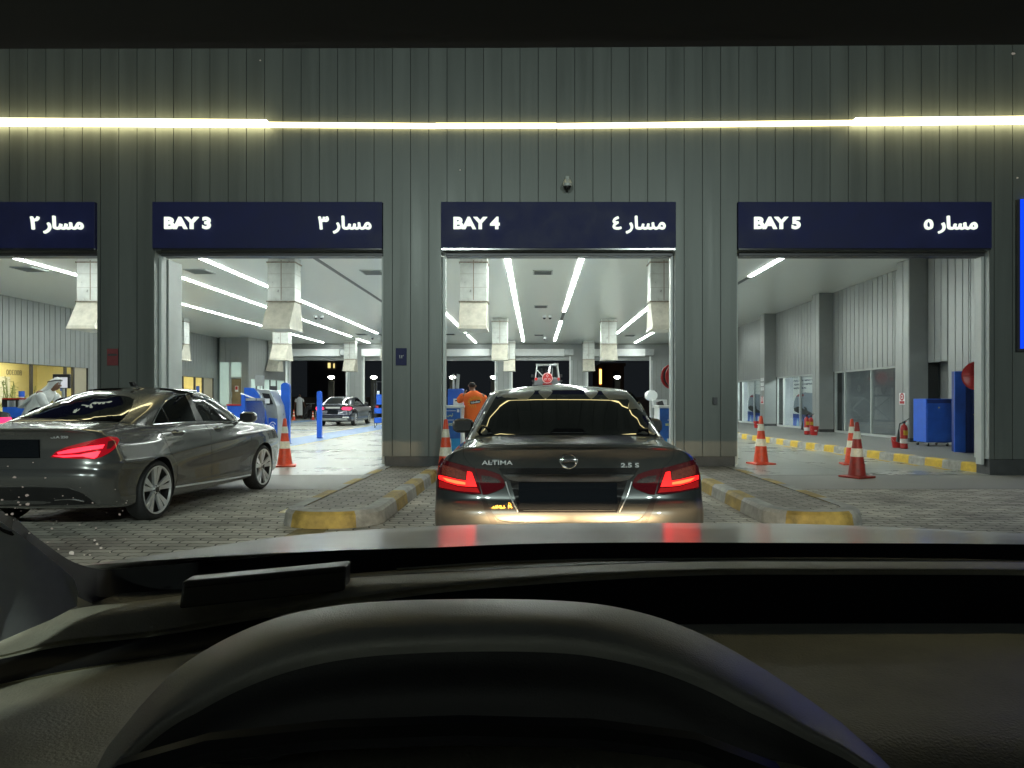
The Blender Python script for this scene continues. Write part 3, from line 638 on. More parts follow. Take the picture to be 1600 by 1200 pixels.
class Car:
    def __init__(s, root, body):
        s.root = root; s.body = body; body.parent = root; me = body.data
        s.W = Matrix.Translation(root.location) @ Matrix.Rotation(root.rotation_euler.z, 4, 'Z') @ Matrix.Diagonal((*root.scale, 1)); s.I = s.W.inverted()
        me.update(); s.vn = [v.normal.copy() for v in me.vertices]; s.vc = [v.co.copy() for v in me.vertices]; s.pf = [list(p.vertices) for p in me.polygons]
        s.bvh = BVHTree.FromPolygons([v.co for v in me.vertices], [list(p.vertices) for p in me.polygons])
    def ray(s, view, u, v):
        if view == 'px':
            o = s.I @ Vector((0, 0, EYE)); d = (s.I.to_3x3() @ Vector(((u-HX)/F, 1, (HY-v)/F))).normalized(); return o, d
        if view == 'side': return Vector((3, u, v)), Vector((-1, 0, 0))
        if view == 'rear': return Vector((u, -3, v)), Vector((0, 1, 0))
        if view == 'top': return Vector((u, v, 4)), Vector((0, 0, -1))
    def hit(s, view, u, v):
        o, d = s.ray(view, u, v); p, n, i, t = s.bvh.ray_cast(o, d)
        if p is None:
            lo, best = 0, None                   # outside the silhouette: take the nearest point of the body to the ray
            for k in range(60):
                q = o+d*(1+k*.25); r = s.bvh.find_nearest(q)
                if best is None or r[3] < best[2]: best = (r[0], r[1], r[3])
            p, n = best[0], best[1]; i = s.bvh.find_nearest(p)[2]
        acc = Vector()                           # smooth normal, interpolated between the corners of the face
        for k in s.pf[i]:
            if s.vn[k].dot(n) > .6: acc += s.vn[k]/((s.vc[k]-p).length+1e-4)
        if acc.length > 0: n = acc.normalized()
        if n.dot(d) > 0: n = -n
        return p, n
    def patch(s, view, outline, m, name, off=.006, thick=.02, cell=None, mirror=False, smoothline=False, parent=None, into=None, smooth=0):
        pts = [Vector(p) for p in outline]
        if smoothline: pts = [Vector(p) for p in catmull(np.array([list(p) for p in pts]+[list(pts[0])]), 5)[:-1]]
        size = max(max(p.x for p in pts)-min(p.x for p in pts), max(p.y for p in pts)-min(p.y for p in pts)); cell = cell or size/20
        ol = []
        for a, b in zip(pts, pts[1:]+pts[:1]):
            k = max(1, int((b-a).length/(cell*.7)))
            for i in range(k): ol.append(a+(b-a)*i/k)
        n = len(ol); inner = []
        x = min(p.x for p in pts)+cell*.5
        while x < max(p.x for p in pts):
            y = min(p.y for p in pts)+cell*.5
            while y < max(p.y for p in pts):
                q = Vector((x, y)); inside = False
                for i in range(n):
                    a, b = ol[i-1], ol[i]
                    if (a.y > q.y) != (b.y > q.y) and q.x < (b.x-a.x)*(q.y-a.y)/(b.y-a.y+1e-12)+a.x: inside = not inside
                if inside and min((q-p).length for p in ol) > cell*.45: inner.append(q)
                y += cell
            x += cell
        co, _, fs, _, _, _ = delaunay_2d_cdt(ol+inner, [(i, (i+1) % n) for i in range(n)], [], 1, 1e-6)
        hits = [s.hit(view, c.x, c.y) for c in co]
        top = [p+nn*off for p, nn in hits]
        b = into or MB()
        for sx in ((1, -1) if mirror else (1,)):
            T = [Vector((p.x*sx, p.y, p.z)) for p in top]; base = len(b.v); ff = []
            for f in fs:
                f = list(f); nf = (T[f[1]]-T[f[0]]).cross(T[f[2]]-T[f[0]]); nn = hits[f[0]][1]; nn = Vector((nn.x*sx, nn.y, nn.z)); ff.append(f if nf.dot(nn) > 0 else f[::-1])
            b.add(T, ff, m, True); b.cn = getattr(b, 'cn', {})
            for i, (p, nn) in enumerate(hits): b.cn[base+i] = Vector((nn.x*sx, nn.y, nn.z))
            sk = []
            for i in range(n): p, nn = hits[i]; q = p-nn*thick; sk.append(Vector((q.x*sx, q.y, q.z)))
            b.add(T[:n]+sk, [(i, (i+1) % n, n+(i+1) % n, n+i) for i in range(n)], m, True)
        if into: return b
        o = b.build(name, parent or s.root, sharp=180, recalc=False); me = o.data
        me.normals_split_custom_set_from_vertices([b.cn.get(i, v.normal) for i, v in enumerate(me.vertices)]); return o
    def line(s, view, pts, w=.005, off=.0012, mirror=False, m='seam', mb=None, height=None, steps=10):
        P = catmull(np.array(pts, float), steps) if len(pts) > 2 else np.array([np.array(pts[0])*(1-t)+np.array(pts[1])*t for t in np.linspace(0, 1, steps*2)])
        H = [s.hit(view, a, b) for a, b in P]; b = mb or MB(); L = []; Rr = []
        for i, (p, nn) in enumerate(H):
            t = (H[min(i+1, len(H)-1)][0]-H[max(i-1, 0)][0]).normalized(); c = t.cross(nn).normalized()*w/2; L.append(p+c+nn*off); Rr.append(p-c+nn*off)
        for sx in ((1, -1) if mirror else (1,)):
            vs = [Vector((q.x*sx, q.y, q.z)) for q in L+Rr]; n = len(L); b.add(vs, [(i, i+1, n+i+1, n+i) for i in range(n-1)], m, True)
        return b
    def trim(s, view, pts, r=.006, m='chrome', mirror=False, mb=None, off=.003, steps=8):
        P = catmull(np.array(pts, float), steps) if len(pts) > 2 else np.array([np.array(pts[0])*(1-t)+np.array(pts[1])*t for t in np.linspace(0, 1, steps)])
        H = [s.hit(view, a, b) for a, b in P]; b = mb or MB()
        for sx in ((1, -1) if mirror else (1,)): b.tube([Vector(((p+nn*off).x*sx, (p+nn*off).y, (p+nn*off).z)) for p, nn in H], r, m, 6)
        return b

carglass = mat('tinted_glass', (.004, .004, .004), .01, spec=.42)
def wheel(root, x, y, z, r, style, w=.2, rimr=.72):
    """wheel with tyre and rim; outer face at |x|"""
    s = 1 if x > 0 else -1
    e = bpy.data.objects.new('wheel', None); COL.objects.link(e); e.parent = root; e.location = (x, y, z); e.empty_display_size = .05
    b = MB(); R = r*rimr
    b.lathe([(R-.01, -w*s), (r-.02, -w*s), (r, -(w-.03)*s), (r, -.035*s), (r-.022, -.006*s), (R+.012, -.004*s), (R, -.02*s), (R-.02, -.03*s), (R-.02, -w*s)], 'rubber', seg=48, axis='x', caps=False)
    b.build('tyre', e)
    b = MB(); b.lathe([(R+.002, -.008*s), (R+.004, -.002*s), (R-.012, -.004*s), (R-.02, -.05*s), (R-.016, -.03*s)], 'silver', seg=48, axis='x', caps=False); b.lathe([(R-.017, -.02*s), (R-.03, -w*.8*s), (R-.001, -w*.8*s)], 'black', seg=48, axis='x', caps=False)
    b.lathe([(R-.03, -.10*s), (.02, -.09*s), (.02, -.12*s), (R-.03, -.12*s)], 'black', seg=32, axis='x')
    n = 5
    if style == 'fan':                      # five pairs of broad polished blades
        for i in range(n):
            for q in (-1, 1):
                a = 2*PI*(i+.22)/n+q*.19; d = Vector((0, math.cos(a), math.sin(a))); t = Vector((0, -math.sin(a), math.cos(a)))
                w0, w1 = .012, .033
                ring = []
                for (rr, ww, xx) in ((.05, w0, -.028), (R*.6, .024, -.018), (R-.014, w1, -.008)):
                    c = d*rr
                    ring.append([c-t*ww+Vector((xx*s, 0, 0)), c+t*ww+Vector((xx*s, 0, 0)), c+t*ww*.8+Vector(((xx-.03)*s, 0, 0)), c-t*ww*.8+Vector(((xx-.03)*s, 0, 0))])
                b.loft(ring, 'silver', smooth=False)
    else:
        for i in range(n*2):
            a = 2*PI*i/(n*2); d = Vector((0, math.cos(a), math.sin(a))); t = Vector((0, -math.sin(a), math.cos(a))); ring = []
            for (rr, ww, xx) in ((.04, .016, -.03), (R-.014, .022, -.01)):
                c = d*rr; ring.append([c-t*ww+Vector((xx*s, 0, 0)), c+t*ww+Vector((xx*s, 0, 0)), c+t*ww+Vector(((xx-.04)*s, 0, 0)), c-t*ww+Vector(((xx-.04)*s, 0, 0))])
            b.loft(ring, 'silver', smooth=False)
    b.cyl((-.06*s, 0, 0), (-.012*s, 0, 0), .058, 'silver', 24, r2=.05); b.cyl((-.012*s, 0, 0), (-.006*s, 0, 0), .03, 'black', 20)
    for i in range(5): a = 2*PI*(i+.5)/5; b.cyl((-.03*s, math.cos(a)*.045, math.sin(a)*.045), (-.01*s, math.cos(a)*.045, math.sin(a)*.045), .008, 'black', 8)
    b.build('rim', e); return e
def add_lines(body, mb):
    """joins seam ribbons into the body mesh"""
    me = body.data; bm = bmesh.new(); bm.from_mesh(me); k = len(me.materials)
    for m in mb.mats: me.materials.append(m)
    V = [bm.verts.new(v) for v in mb.v]
    for f, mi_, sm in zip(mb.f, mb.m, mb.sm):
        try: g = bm.faces.new([V[i] for i in f]); g.material_index = k+mi_; g.smooth = True
        except ValueError: pass
    bm.to_mesh(me); bm.free()

def mirror_part(root, x, y, z, m, name='door_mirror'):
    s = 1 if x > 0 else -1; b = MB(); r = []
    for t, w_, h_ in ((-.09, .085, .055), (-.05, .11, .075), (.02, .105, .072), (.08, .07, .045), (.11, .03, .02)):
        ring = []
        for i in range(16):
            a = 2*PI*i/16; ca, sa = math.cos(a), math.sin(a); ring.append((x+w_*math.copysign(abs(ca)**.7, ca), y+t, z+h_*math.copysign(abs(sa)**.7, sa)))
        r.append(ring)
    b.loft(r, m); o = b.build(name, root)
    b = MB(); b.box(x-.085, x+.085, y-.096, y-.091, z-.05, z+.05, 'black', .002); b.build('mirror_glass', o)
    b = MB(); b.tube([(x-s*.09, y+.0, z-.03), (x-s*.16, y+.03, z-.055)], .02, 'black'); b.build('mirror_stalk', o)
    return o

def paint(name, col, rough=.3): return mat(name, col, rough, .55, coat=1.0)

# ---------------------------------------------------------------- the dark saloon straight ahead
root = thing('saloon_car', 'dark grey saloon straight ahead with red tail lamps lit and a tinted rear window', 'car', (.228, 4.52, 0))
R = [(.30, .20), (.10, .24), (.02, .36), (.0, .50), (.012, .595), (.05, .632), (.085, .66), (.10, .78), (.085, .90), (.06, .975), (.035, 1.002), (.05, 1.012), (.10, 1.016), (.50, 1.052), (.61, 1.097), (1.34, 1.350), (1.72, 1.408)]
S = [(.70, .20), (.86, .22), (.895, .30), (.905, .42), (.912, .52), (.915, .60), (.916, .68), (.915, .76), (.90, .84), (.882, .89), (.868, .915), (.858, .93), (.848, .94), (.815, .965), (.79, 1.02), (.66, 1.318), (.56, 1.390)]
Fr = [(4.6, .2), (4.75, .24), (4.83, .36), (4.86, .5), (4.855, .56), (4.85, .62), (4.84, .66), (4.83, .70), (4.80, .745), (4.77, .78), (4.73, .81), (4.68, .835), (4.6, .855), (3.55, 1.02), (3.42, 1.06), (2.75, 1.345), (2.5, 1.405)]
kr = [1]*8+[.985, .965, .94, .93, .925, .93, .93, .95, .97]
p_alt = paint('dark_grey_metallic_paint', (.055, .06, .06), .3)
net = body_net(R, S, Fr, last=(1.95, 2.4, 1.44, 1.478, 1.44), kr=kr)
body = body_mesh(net, [p_alt, M['black']], [(1.02, .33, .36), (3.80, .33, .36)])
A = Car(root, body)
A.patch('px', [(780, 612), (830, 607), (888, 605.5), (946, 607), (996, 612), (1005, 628), (1018, 652), (1031, 675), (1026, 681), (950, 679.5), (888, 679), (826, 679.5), (750, 681), (745, 675), (758, 652), (771, 628)], carglass, 'rear_window', off=.006, smooth=5)
def sym(pts, c=888.6): return [(2*c-x, y) for x, y in pts]
for u in ('a', 'b'):
    f = (lambda q: q) if u == 'a' else sym
    red = mat('dark_red_lens', (.09, .006, .010), .08, coat=1.0) if u == 'a' else red
    glow = emit('tail_lamp_glow', (1., .008, .008), 1.0) if u == 'a' else glow
    glow2 = emit('tail_lamp_core', (1., .07, .02), 1.6) if u == 'a' else glow2
    dimr = mat('lamp_red_dim', (.35, .01, .012), .15, coat=1.0, es=.05, ec=(1, .02, .02)) if u == 'a' else dimr
    amb = mat('lamp_upper_lens', (.10, .025, .02), .12, coat=1.0, noise=(90, .7), es=.015, ec=(1, .2, .1)) if u == 'a' else amb
    greyl = mat('reversing_lens', (.05, .035, .035), .12, coat=1.0, noise=(70, .5)) if u == 'a' else greyl
    o = A.patch('px', f([(693, 717), (703, 721), (722, 726), (742, 731), (747, 750), (752.5, 772), (738, 772), (715, 769), (686, 763), (684.5, 745), (688, 728)]), red, 'tail_lamp', off=.008)
    A.patch('px', f([(688, 742.5), (700, 745), (716, 749), (729.5, 751), (731, 736), (737.5, 737.5), (745.5, 760.5), (732, 760), (717, 758.5), (700, 753.5), (688, 748.5)]), glow, 'lit_strip', off=.012, thick=.0, parent=o)
    A.patch('px', f([(694, 746.2), (716, 751), (728, 753.5), (728, 757), (714, 755.5), (700, 751.5)]), glow2, 'lit_core', off=.0135, thick=0, parent=o)
    A.patch('px', f([(693, 726), (712, 731), (729, 737), (728, 749.5), (714, 747), (692, 741)]), amb, 'upper_lens', off=.011, thick=0, parent=o)
    A.patch('px', f([(688, 750.5), (700, 755), (716, 760), (733, 762), (746.5, 762.5), (750, 770), (716, 767), (688, 761)]), dimr, 'lower_lens', off=.011, thick=0, parent=o)
    o = A.patch('px', f([(743.5, 731.5), (757, 733), (772, 737.5), (781, 741), (787, 749), (789.5, 758), (786, 763), (775, 768), (762, 772.5), (754.5, 773), (749, 752)]), red, 'boot_lamp', off=.008)
    A.patch('px', f([(752, 742), (766, 744), (779, 749), (783, 754), (770, 754.5), (754, 752)]), greyl, 'reversing_lens', off=.011, thick=0, parent=o)
    A.patch('px', f([(750, 774), (757, 775), (764, 792), (778, 818), (767, 818), (757, 798)]), M['black'], 'bumper_recess', off=.002, thick=.002)
dk = mat('gloss_black', (.012, .012, .013), .12, coat=1.0); bar = mat('dark_chrome', (.38, .39, .40), .12, 1.0)
A.patch('px', [(779, 731.5), (830, 731), (888, 731), (947, 731), (998, 731.5), (991, 742), (786, 742)], dk, 'boot_crease_shade', off=.004)  # black patch paints the shade in the crease under the overhang
A.patch('px', [(786, 740.5), (888, 739.5), (991, 740.5), (981, 749), (965, 752), (812, 752), (796, 749)], bar, 'garnish_strip', off=.022, thick=.01)
rc = A.patch('px', [(797, 751), (980, 751), (964, 801), (811, 801)], dk, 'plate_recess', off=.003)
b = A.patch('px', [(810.5, 753.5), (963.5, 753.5), (963.5, 797), (810.5, 797)], M['plate'], 'number_plate', off=.016)
A.trim('px', [(790, 752.5), (797, 775), (809, 800)], .004, M['silver'], mb=(tm := MB())); A.trim('px', [(987, 752.5), (980, 775), (968, 800)], .004, M['silver'], mb=tm); tm.build('recess_trim', root)
ln = MB()
for f in ((lambda q: q), sym):
    A.line('px', f([(745, 683), (733, 687), (725, 692), (724.5, 700), (725, 712), (733, 724), (742, 731)]), .005, mb=ln)
    A.line('px', f([(686, 764), (700, 767), (716, 770), (750, 774)]), .004, mb=ln)
    A.line('px', f([(757, 775), (764, 792), (774, 808), (790, 815), (840, 817), (888, 817)]), .005, mb=ln)
for yy in (1.45, 2.42, 3.42): A.line('side', [(yy, .32), (yy+.02, .6), (yy+.04, .92)], .005, mirror=True, mb=ln)
add_lines(body, ln)
# side windows, handles, boot spoiler lip
A.patch('side', [(1.35, 1.0), (1.75, 1.20), (2.2, 1.29), (2.65, 1.29), (3.1, 1.14), (3.30, 1.02)], carglass, 'side_window', off=.004, mirror=True)
b = MB(); r = []
for i in range(33):
    t = -1+2*i/32; x = .63*t; y = .045+.075*abs(t)**3; z = 1.017-.028*abs(t)**4
    r.append([(x, y-.028, z+.006), (x, y-.024, z-.012), (x, y+.05, z-.018), (x, y+.10, z+.001), (x, y+.03, z+.011)])
b.loft(r, p_alt); b.build('boot_spoiler', root, sharp=30)
# badge and lettering on the boot
p, n = A.hit('px', 888.5, 720); c = p+Vector((0, -.006, 0)); b = MB()
b.tube([c+Vector((math.cos(a)*.050, 0, math.sin(a)*.046)) for a in [2*PI*i/40 for i in range(40)]], .0085, 'chrome', 8, closed=True); b.box(c.x-.060, c.x+.060, c.y-.008, c.y+.004, c.z-.012, c.z+.012, 'chrome', .003)
b.build('badge', root)
b = MB(); text_mb('NISSAN', c.x-.052, c.x+.052, c.z-.006, c.z+.006, 'black', y=c.y-.008, depth=.001, off=.02, mb=b); b.build('badge_lettering', root)
def boot_text(txt, x0, x1, y0, y1, m, name, off=.03, shear=0):
    p, _ = A.hit('px', (x0+x1)/2, (y0+y1)/2); q = [A.I @ Vector((X(x, p.y+4.52), p.y+4.52, Z(y, p.y+4.52))) for x, y in ((x0, y1), (x1, y0))]
    b = MB(); text_mb(txt, q[0].x, q[1].x, q[0].z, q[1].z, m, y=p.y-.005, depth=.012, off=off, mb=b, shear=shear); b.build(name, root)
boot_text('ALTIMA', 753, 801, 719.5, 726, M['silver'], 'model_lettering', .010)
boot_text('2.5 S', 970, 998, 723.5, 730, M['silver'], 'trim_lettering', .012)
gold = mat('gold_script', (.30, .16, .03), .3, .8)
boot_text('\uFEB3\uFEEE\uFEAE R', 769, 801, 785, 796.5, gold, 'dealer_script', .01)
for s in (-1, 1): mirror_part(root, s*.965, 2.80, 1.045, M['black'])
for y in (1.02, 3.80):
    for s in (-1, 1): wheel(root, s*.895, y, .325, .325, 'multi')

# ---------------------------------------------------------------- the grey coupe-style saloon on the left
root = thing('coupe_saloon', 'glossy grey four-door coupe on the left with brake lamps lit and two-tone fan wheels', 'car', (-5.065, 6.87, 0), -math.radians(2.75))
R = [(.34, .20), (.14, .25), (.06, .36), (.01, .48), (.0, .58), (.035, .64), (.05, .70), (.075, .80), (.07, .92), (.045, .985), (.015, 1.02), (.035, 1.032), (.10, 1.038), (.52, 1.075), (.66, 1.12), (1.52, 1.385), (1.95, 1.44)]
S = [(.68, .18), (.83, .20), (.868, .27), (.868, .38), (.874, .48), (.884, .58), (.890, .66), (.892, .745), (.885, .83), (.872, .885), (.862, .92), (.852, .945), (.842, .962), (.815, 1.00), (.80, 1.05), (.665, 1.36), (.53, 1.44)]
Fr = [(4.35, .2), (4.5, .24), (4.58, .36), (4.62, .48), (4.63, .56), (4.62, .62), (4.60, .67), (4.57, .72), (4.53, .77), (4.48, .81), (4.42, .84), (4.36, .865), (4.25, .89), (3.55, 1.05), (3.38, 1.11), (2.80, 1.375), (2.45, 1.44)]
kr = [1]*7+[.985, .96, .935, .91, .905, .90, .90, .90, .93, .96]
p_cla = paint('warm_grey_metallic_paint', (.125, .125, .121), .27)
net = body_net(R, S, Fr, ro=(.02, .07, .20, .46), fo=(.55, .25, .08), last=(2.0, 2.35, 1.46, 1.492, 1.46), kr=kr)
def cla_shape(P):
    P = P.copy(); x, y, z = P[..., 0], P[..., 1], P[..., 2]
    side = np.clip((x-.6)/.2, 0, 1)
    zl = .60+(.86-.60)*np.clip((4.1-y)/3.4, 0, 1)*0+.18*np.clip((y-.5)/3.6, 0, 1)   # falling character line
    P[..., 0] += side*.014*np.exp(-((z-(.68+.20*np.clip((y-.9)/3.0, 0, 1)))/.05)**2)-side*.016*np.exp(-((z-(.56+.16*np.clip((y-.9)/3.0, 0, 1)))/.09)**2)*np.exp(-((y-2.3)/1.1)**4)
    P[..., 0] += side*.022*np.exp(-((y-.98)/.42)**2)*np.exp(-((z-.66)/.20)**2)+side*.018*np.exp(-((y-3.68)/.42)**2)*np.exp(-((z-.66)/.20)**2)
    return P
body = body_mesh(net, [p_cla, M['black']], [(.95, .325, .362), (3.65, .325, .362)], shape=cla_shape)
Cc = Car(root, body)
Cc.patch('px', [(17, 652.5), (40, 637), (66, 624), (92, 617.5), (122, 615), (152, 615.5), (182, 618), (201, 620.5), (210, 625), (205, 638), (195, 651), (186, 659.5), (172, 659), (140, 657), (80, 653.5), (40, 652.8)], carglass, 'rear_window', off=.006, smooth=5)
Cc.patch('px', [(239, 662.5), (243, 653), (252, 637), (263, 661)], carglass, 'quarter_window', off=.004)
Cc.patch('px', [(254, 634.5), (262, 626), (275, 619.5), (289, 617.5), (295, 630), (305, 657.5), (266, 660.5)], carglass, 'rear_door_window', off=.006, smooth=2)
Cc.patch('px', [(297, 617.5), (318, 621), (338, 629), (354, 640.5), (365, 652), (367, 657.5), (340, 657.5), (317, 657), (306, 638)], carglass, 'front_door_window', off=.006, smooth=2)
Cc.patch('px', [(289.5, 617.5), (296.5, 617.5), (316.5, 657), (305.8, 657.5)], M['black'], 'centre_pillar', off=.0055)
tm = MB(); Cc.trim('px', [(238, 663.5), (266, 661.5), (305, 658.5), (340, 658.5), (369, 658.5)], .007, 'chrome', mb=tm)
Cc.trim('px', [(238, 663), (243, 652), (251, 637), (262, 624.5), (275, 618), (290, 616), (305, 616.5), (322, 620.5), (342, 629), (358, 641), (369, 654)], .006, 'chrome', mb=tm)
Cc.trim('px', [(252, 637), (263, 661)], .006, 'chrome', mb=tm); Cc.trim('px', [(290, 617), (305, 657)], .003, 'silver', mb=tm); tm.build('window_trim', root)
sill = MB(); Cc.trim('px', [(274, 761), (300, 757), (350, 749.5), (391, 742)], .012, M['silver'], mb=sill, off=.0); sill.build('sill_trim', root)
redl = mat('lit_red_lens', (.30, .006, .012), .12, coat=1.0, es=.06, ec=(1, .01, .03)); bars = emit('brake_bar', (1., .02, .04), 1.1)
o = Cc.patch('px', [(80, 714.5), (88, 706), (104, 698.5), (128, 692), (152, 686), (170, 682.5), (182, 684), (186, 688), (180, 700), (170, 708), (160, 713.5), (148, 717.5), (120, 717), (96, 716)], redl, 'tail_lamp', off=.008)
Cc.patch('px', [(90, 707), (110, 702), (135, 697.5), (163, 694.5), (160, 700.5), (140, 703.5), (118, 707.5), (92, 710)], bars, 'upper_light_bar', off=.0115, thick=0, parent=o)
Cc.patch('px', [(83, 712.5), (105, 711.5), (125, 710.5), (145, 706.5), (157, 705), (152, 714), (147, 717), (130, 713.5), (100, 714.8)], bars, 'lower_light_bar', off=.0115, thick=0, parent=o)
Cc.patch('px', [(168, 690), (176, 688.5), (181, 691), (172, 701), (166, 702)], mat('clear_lens', (.16, .03, .03), .05, coat=1.0), 'side_lens', off=.0115, thick=0, parent=o)
lo = [Cc.hit('px', a, b_)[0] for a, b_ in [(80, 714.5), (88, 706), (104, 698.5), (128, 692), (152, 686), (170, 682.5), (182, 684), (186, 688), (180, 700), (170, 708), (148, 717.5), (110, 716.5)]]
b = MB(); Cc.patch('rear', [(-p.x, p.z) for p in lo if p.x < .80], redl, 'tail_lamp', off=.008)
Cc.patch('px', [(-32, 687), (62, 687), (63, 715.5), (-32, 715.5)], M['plate'], 'number_plate', off=.02)
Cc.patch('px', [(-60, 762), (60, 761), (108, 763), (128, 770), (150, 787), (60, 790), (-60, 790)], M['black'], 'lower_diffuser', off=.004)
b = MB(); Cc.trim('px', [(86, 781), (110, 780), (132, 783)], .008, 'chrome', mb=b); b.build('exhaust_trim', root)
ln = MB()
Cc.line('px', [(174, 709), (182, 716), (195, 721), (212, 724), (226, 724.5)], .005, mb=ln)
Cc.line('px', [(0, 734), (60, 734), (120, 734.5), (165, 734.5)], .004, mb=ln)
Cc.line('px', [(243, 666), (254, 680), (263, 697), (273, 718), (278, 733), (275, 756)], .006, mb=ln)
Cc.line('px', [(318, 660), (326, 671), (330, 682), (331, 705), (331, 750)], .006, mb=ln)
Cc.line('px', [(391.5, 673), (393.5, 690), (393.5, 705), (389, 736)], .005, mb=ln)
Cc.line('px', [(187, 661), (181, 667), (178, 674), (181, 682)], .005, mb=ln)
Cc.line('px', [(60, 716), (40, 716), (0, 716)], .004, mb=ln)
add_lines(body, ln)
for i, (x0, x1, yy, dy) in enumerate(((267, 289, 677, 2.5), (333, 349, 670.5, 2))):
    cup = Cc.patch('px', [(x0, yy-3), (x0+4, yy-5), (x1-4, yy-4), (x1, yy), (x1-5, yy+4), (x0+5, yy+4)], M['black'], 'handle_cup', off=.001, thick=.001)
    b = MB(); H = [Cc.hit('px', x0+(x1-x0)*t, yy-1+dy*(t-.5)*-.6) for t in np.linspace(0, 1, 9)]
    b.tube([p+n*(.012+.022*math.sin(PI*k/8)) for k, (p, n) in enumerate(H)], [.006, .009, .011, .012, .012, .012, .011, .009, .006], 'chrome', 8); b.build('door_handle', root)
mirror_part(root, .975, 2.98, 1.075, p_cla); mirror_part(root, -.975, 2.98, 1.075, p_cla)
b = MB(); b.prism([(2.02, 1.47), (1.90, 1.475), (1.86, 1.53), (1.90, 1.535)], 'black', -.02, .02, 'x'); b.build('roof_antenna', root)
p, n = Cc.hit('px', 93, 683); b = MB(); text_mb('CLA 250', p.x-.09, p.x+.09, p.z-.012, p.z+.012, M['silver'], y=p.y-.003, depth=.004, off=.02, mb=b); b.build('model_lettering', root)
for y in (.95, 3.65):
    for s in (-1, 1): wheel(root, s*.892, y, .325, .325, 'fan', rimr=.80)
coupe = root

# ---------------------------------------------------------------- large dark saloon further inside bay three and the car half hidden in bay two
def far_saloon(name, label, loc, col, zs, rz=0, m_lamp=None):
    root = thing(name, label, 'car', loc, rz)
    R = [(.30, .22), (.08, .26), (.0, .42), (.0, .58), (.05, .66), (.08, .85), (.03, 1.02), (.08, 1.035), (.50, 1.06), (.66, 1.11), (1.35, 1.39), (1.8, 1.44)]
    S = [(.72, .20), (.88, .23), (.93, .34), (.94, .55), (.95, .66), (.94, .80), (.90, .94), (.88, .965), (.85, .985), (.82, 1.04), (.67, 1.36), (.56, 1.43)]
    Fr = [(4.8, .2), (4.95, .24), (5.03, .4), (5.05, .55), (5.04, .64), (5.0, .76), (4.85, .86), (4.75, .88), (3.65, 1.04), (3.5, 1.09), (2.85, 1.39), (2.5, 1.44)]
    body = body_mesh(body_net(R, S, Fr, last=(2.0, 2.4, 1.46, 1.48, 1.46)), [paint('dark_blue_black_paint', col, .25), M['black']], [(1.05, .34, .37), (4.05, .34, .37)], nr=3, nc=4)
    root.scale = (1, 1, zs); K = Car(root, body)
    K.patch('rear', [(-.60, 1.10), (.60, 1.10), (.52, 1.34), (-.52, 1.34)], carglass, 'rear_window', off=.006)
    K.patch('side', [(1.2, 1.04), (1.7, 1.28), (2.3, 1.35), (2.8, 1.32), (3.4, 1.06)], carglass, 'side_window', off=.006, mirror=True)
    for s in (-1, 1): K.patch('rear', [(s*.44, .84), (s*.50, .93), (s*.88, .93), (s*.92, .86), (s*.86, .78), (s*.50, .79)][::s], m_lamp, 'tail_lamp', off=.01)
    K.patch('rear', [(-.36, .86), (.36, .86), (.36, .94), (-.36, .94)], M['chrome'], 'boot_strip', off=.008)
    K.patch('rear', [(-.27, .60), (.27, .60), (.27, .79), (-.27, .79)], M['plate'], 'number_plate', off=.02)
    for s in (-1, 1): K.patch('rear', [(s*.50, .40), (s*.82, .40), (s*.80, .47), (s*.52, .47)][::s], M['chrome'], 'exhaust_trim', off=.01)
    K.patch('rear', [(-.75, .28), (.75, .28), (.70, .38), (-.70, .38)], M['steel'], 'lower_bumper', off=.004)
    for s in (-1, 1): mirror_part(root, s*1.0, 3.05, 1.08, M['black'])
    for y in (1.05, 4.05):
        for s in (-1, 1): wheel(root, s*.93, y, .345, .345, 'multi')
    return root
far_saloon('luxury_saloon', 'dark blue saloon with pink-red tail lamps standing in bay three behind the blue post', (-10.25, 35.9, 0), (.02, .022, .04), 1.05, m_lamp=mat('far_lamp', (.5, .01, .03), .2, es=.8, ec=(1, .03, .09)))
far_saloon('parked_saloon', 'grey car half hidden behind the coupe at the far left with one tail lamp showing', (-9.75, 11.9, 0), (.09, .09, .085), 1.08, rz=.96, m_lamp=mat('far_lamp_pink', (.5, .01, .03), .2, es=.7, ec=(1, .03, .12)))

# ---------------------------------------------------------------- off-road car raised on a lift at the back of bay four
zj = 1.68; xj, yj = .745, 43.0
root = thing('offroad_car', 'open grey off-road car raised on a lift with a red spare wheel cover', 'car', (xj, yj, zj))
gj = mat('grey_body', (.13, .14, .145), .4, .3, noise=(2, .1))
b = MB(); b.box(-.78, .78, 0, 4.0, .50, 1.02, gj, .04); b.box(-.70, .70, 3.0, 4.1, .95, 1.10, gj, .05); b.build('body', root)
b = MB()
for s in (-1, 1):
    b.box(s*.93, s*.74, .35, 1.25, .80, .88, 'black', .02); b.box(s*.93, s*.74, 2.9, 3.8, .84, .92, 'black', .02)
b.box(-.88, .88, -.16, .0, .42, .58, 'black', .03); b.build('bumper', root)
b = MB()
for s in (-1, 1):
    b.tube([(s*.72, .05, 1.0), (s*.62, .12, 1.80), (s*.62, 2.2, 1.83), (s*.70, 2.85, 1.15)], .04, 'steel'); b.tube([(s*.62, 1.2, 1.8), (s*.72, 1.25, 1.0)], .04, 'steel')
b.tube([(-.62, .12, 1.79), (.62, .12, 1.79)], .045, 'steel'); b.tube([(-.62, 1.2, 1.80), (.62, 1.2, 1.80)], .04, 'steel'); b.tube([(-.6, 1.2, 1.5), (-.2, .15, 1.05)], .03, 'white'); b.tube([(.28, .5, 1.03), (.33, 1.2, 1.75)], .04, 'white'); b.build('roll_cage', root)
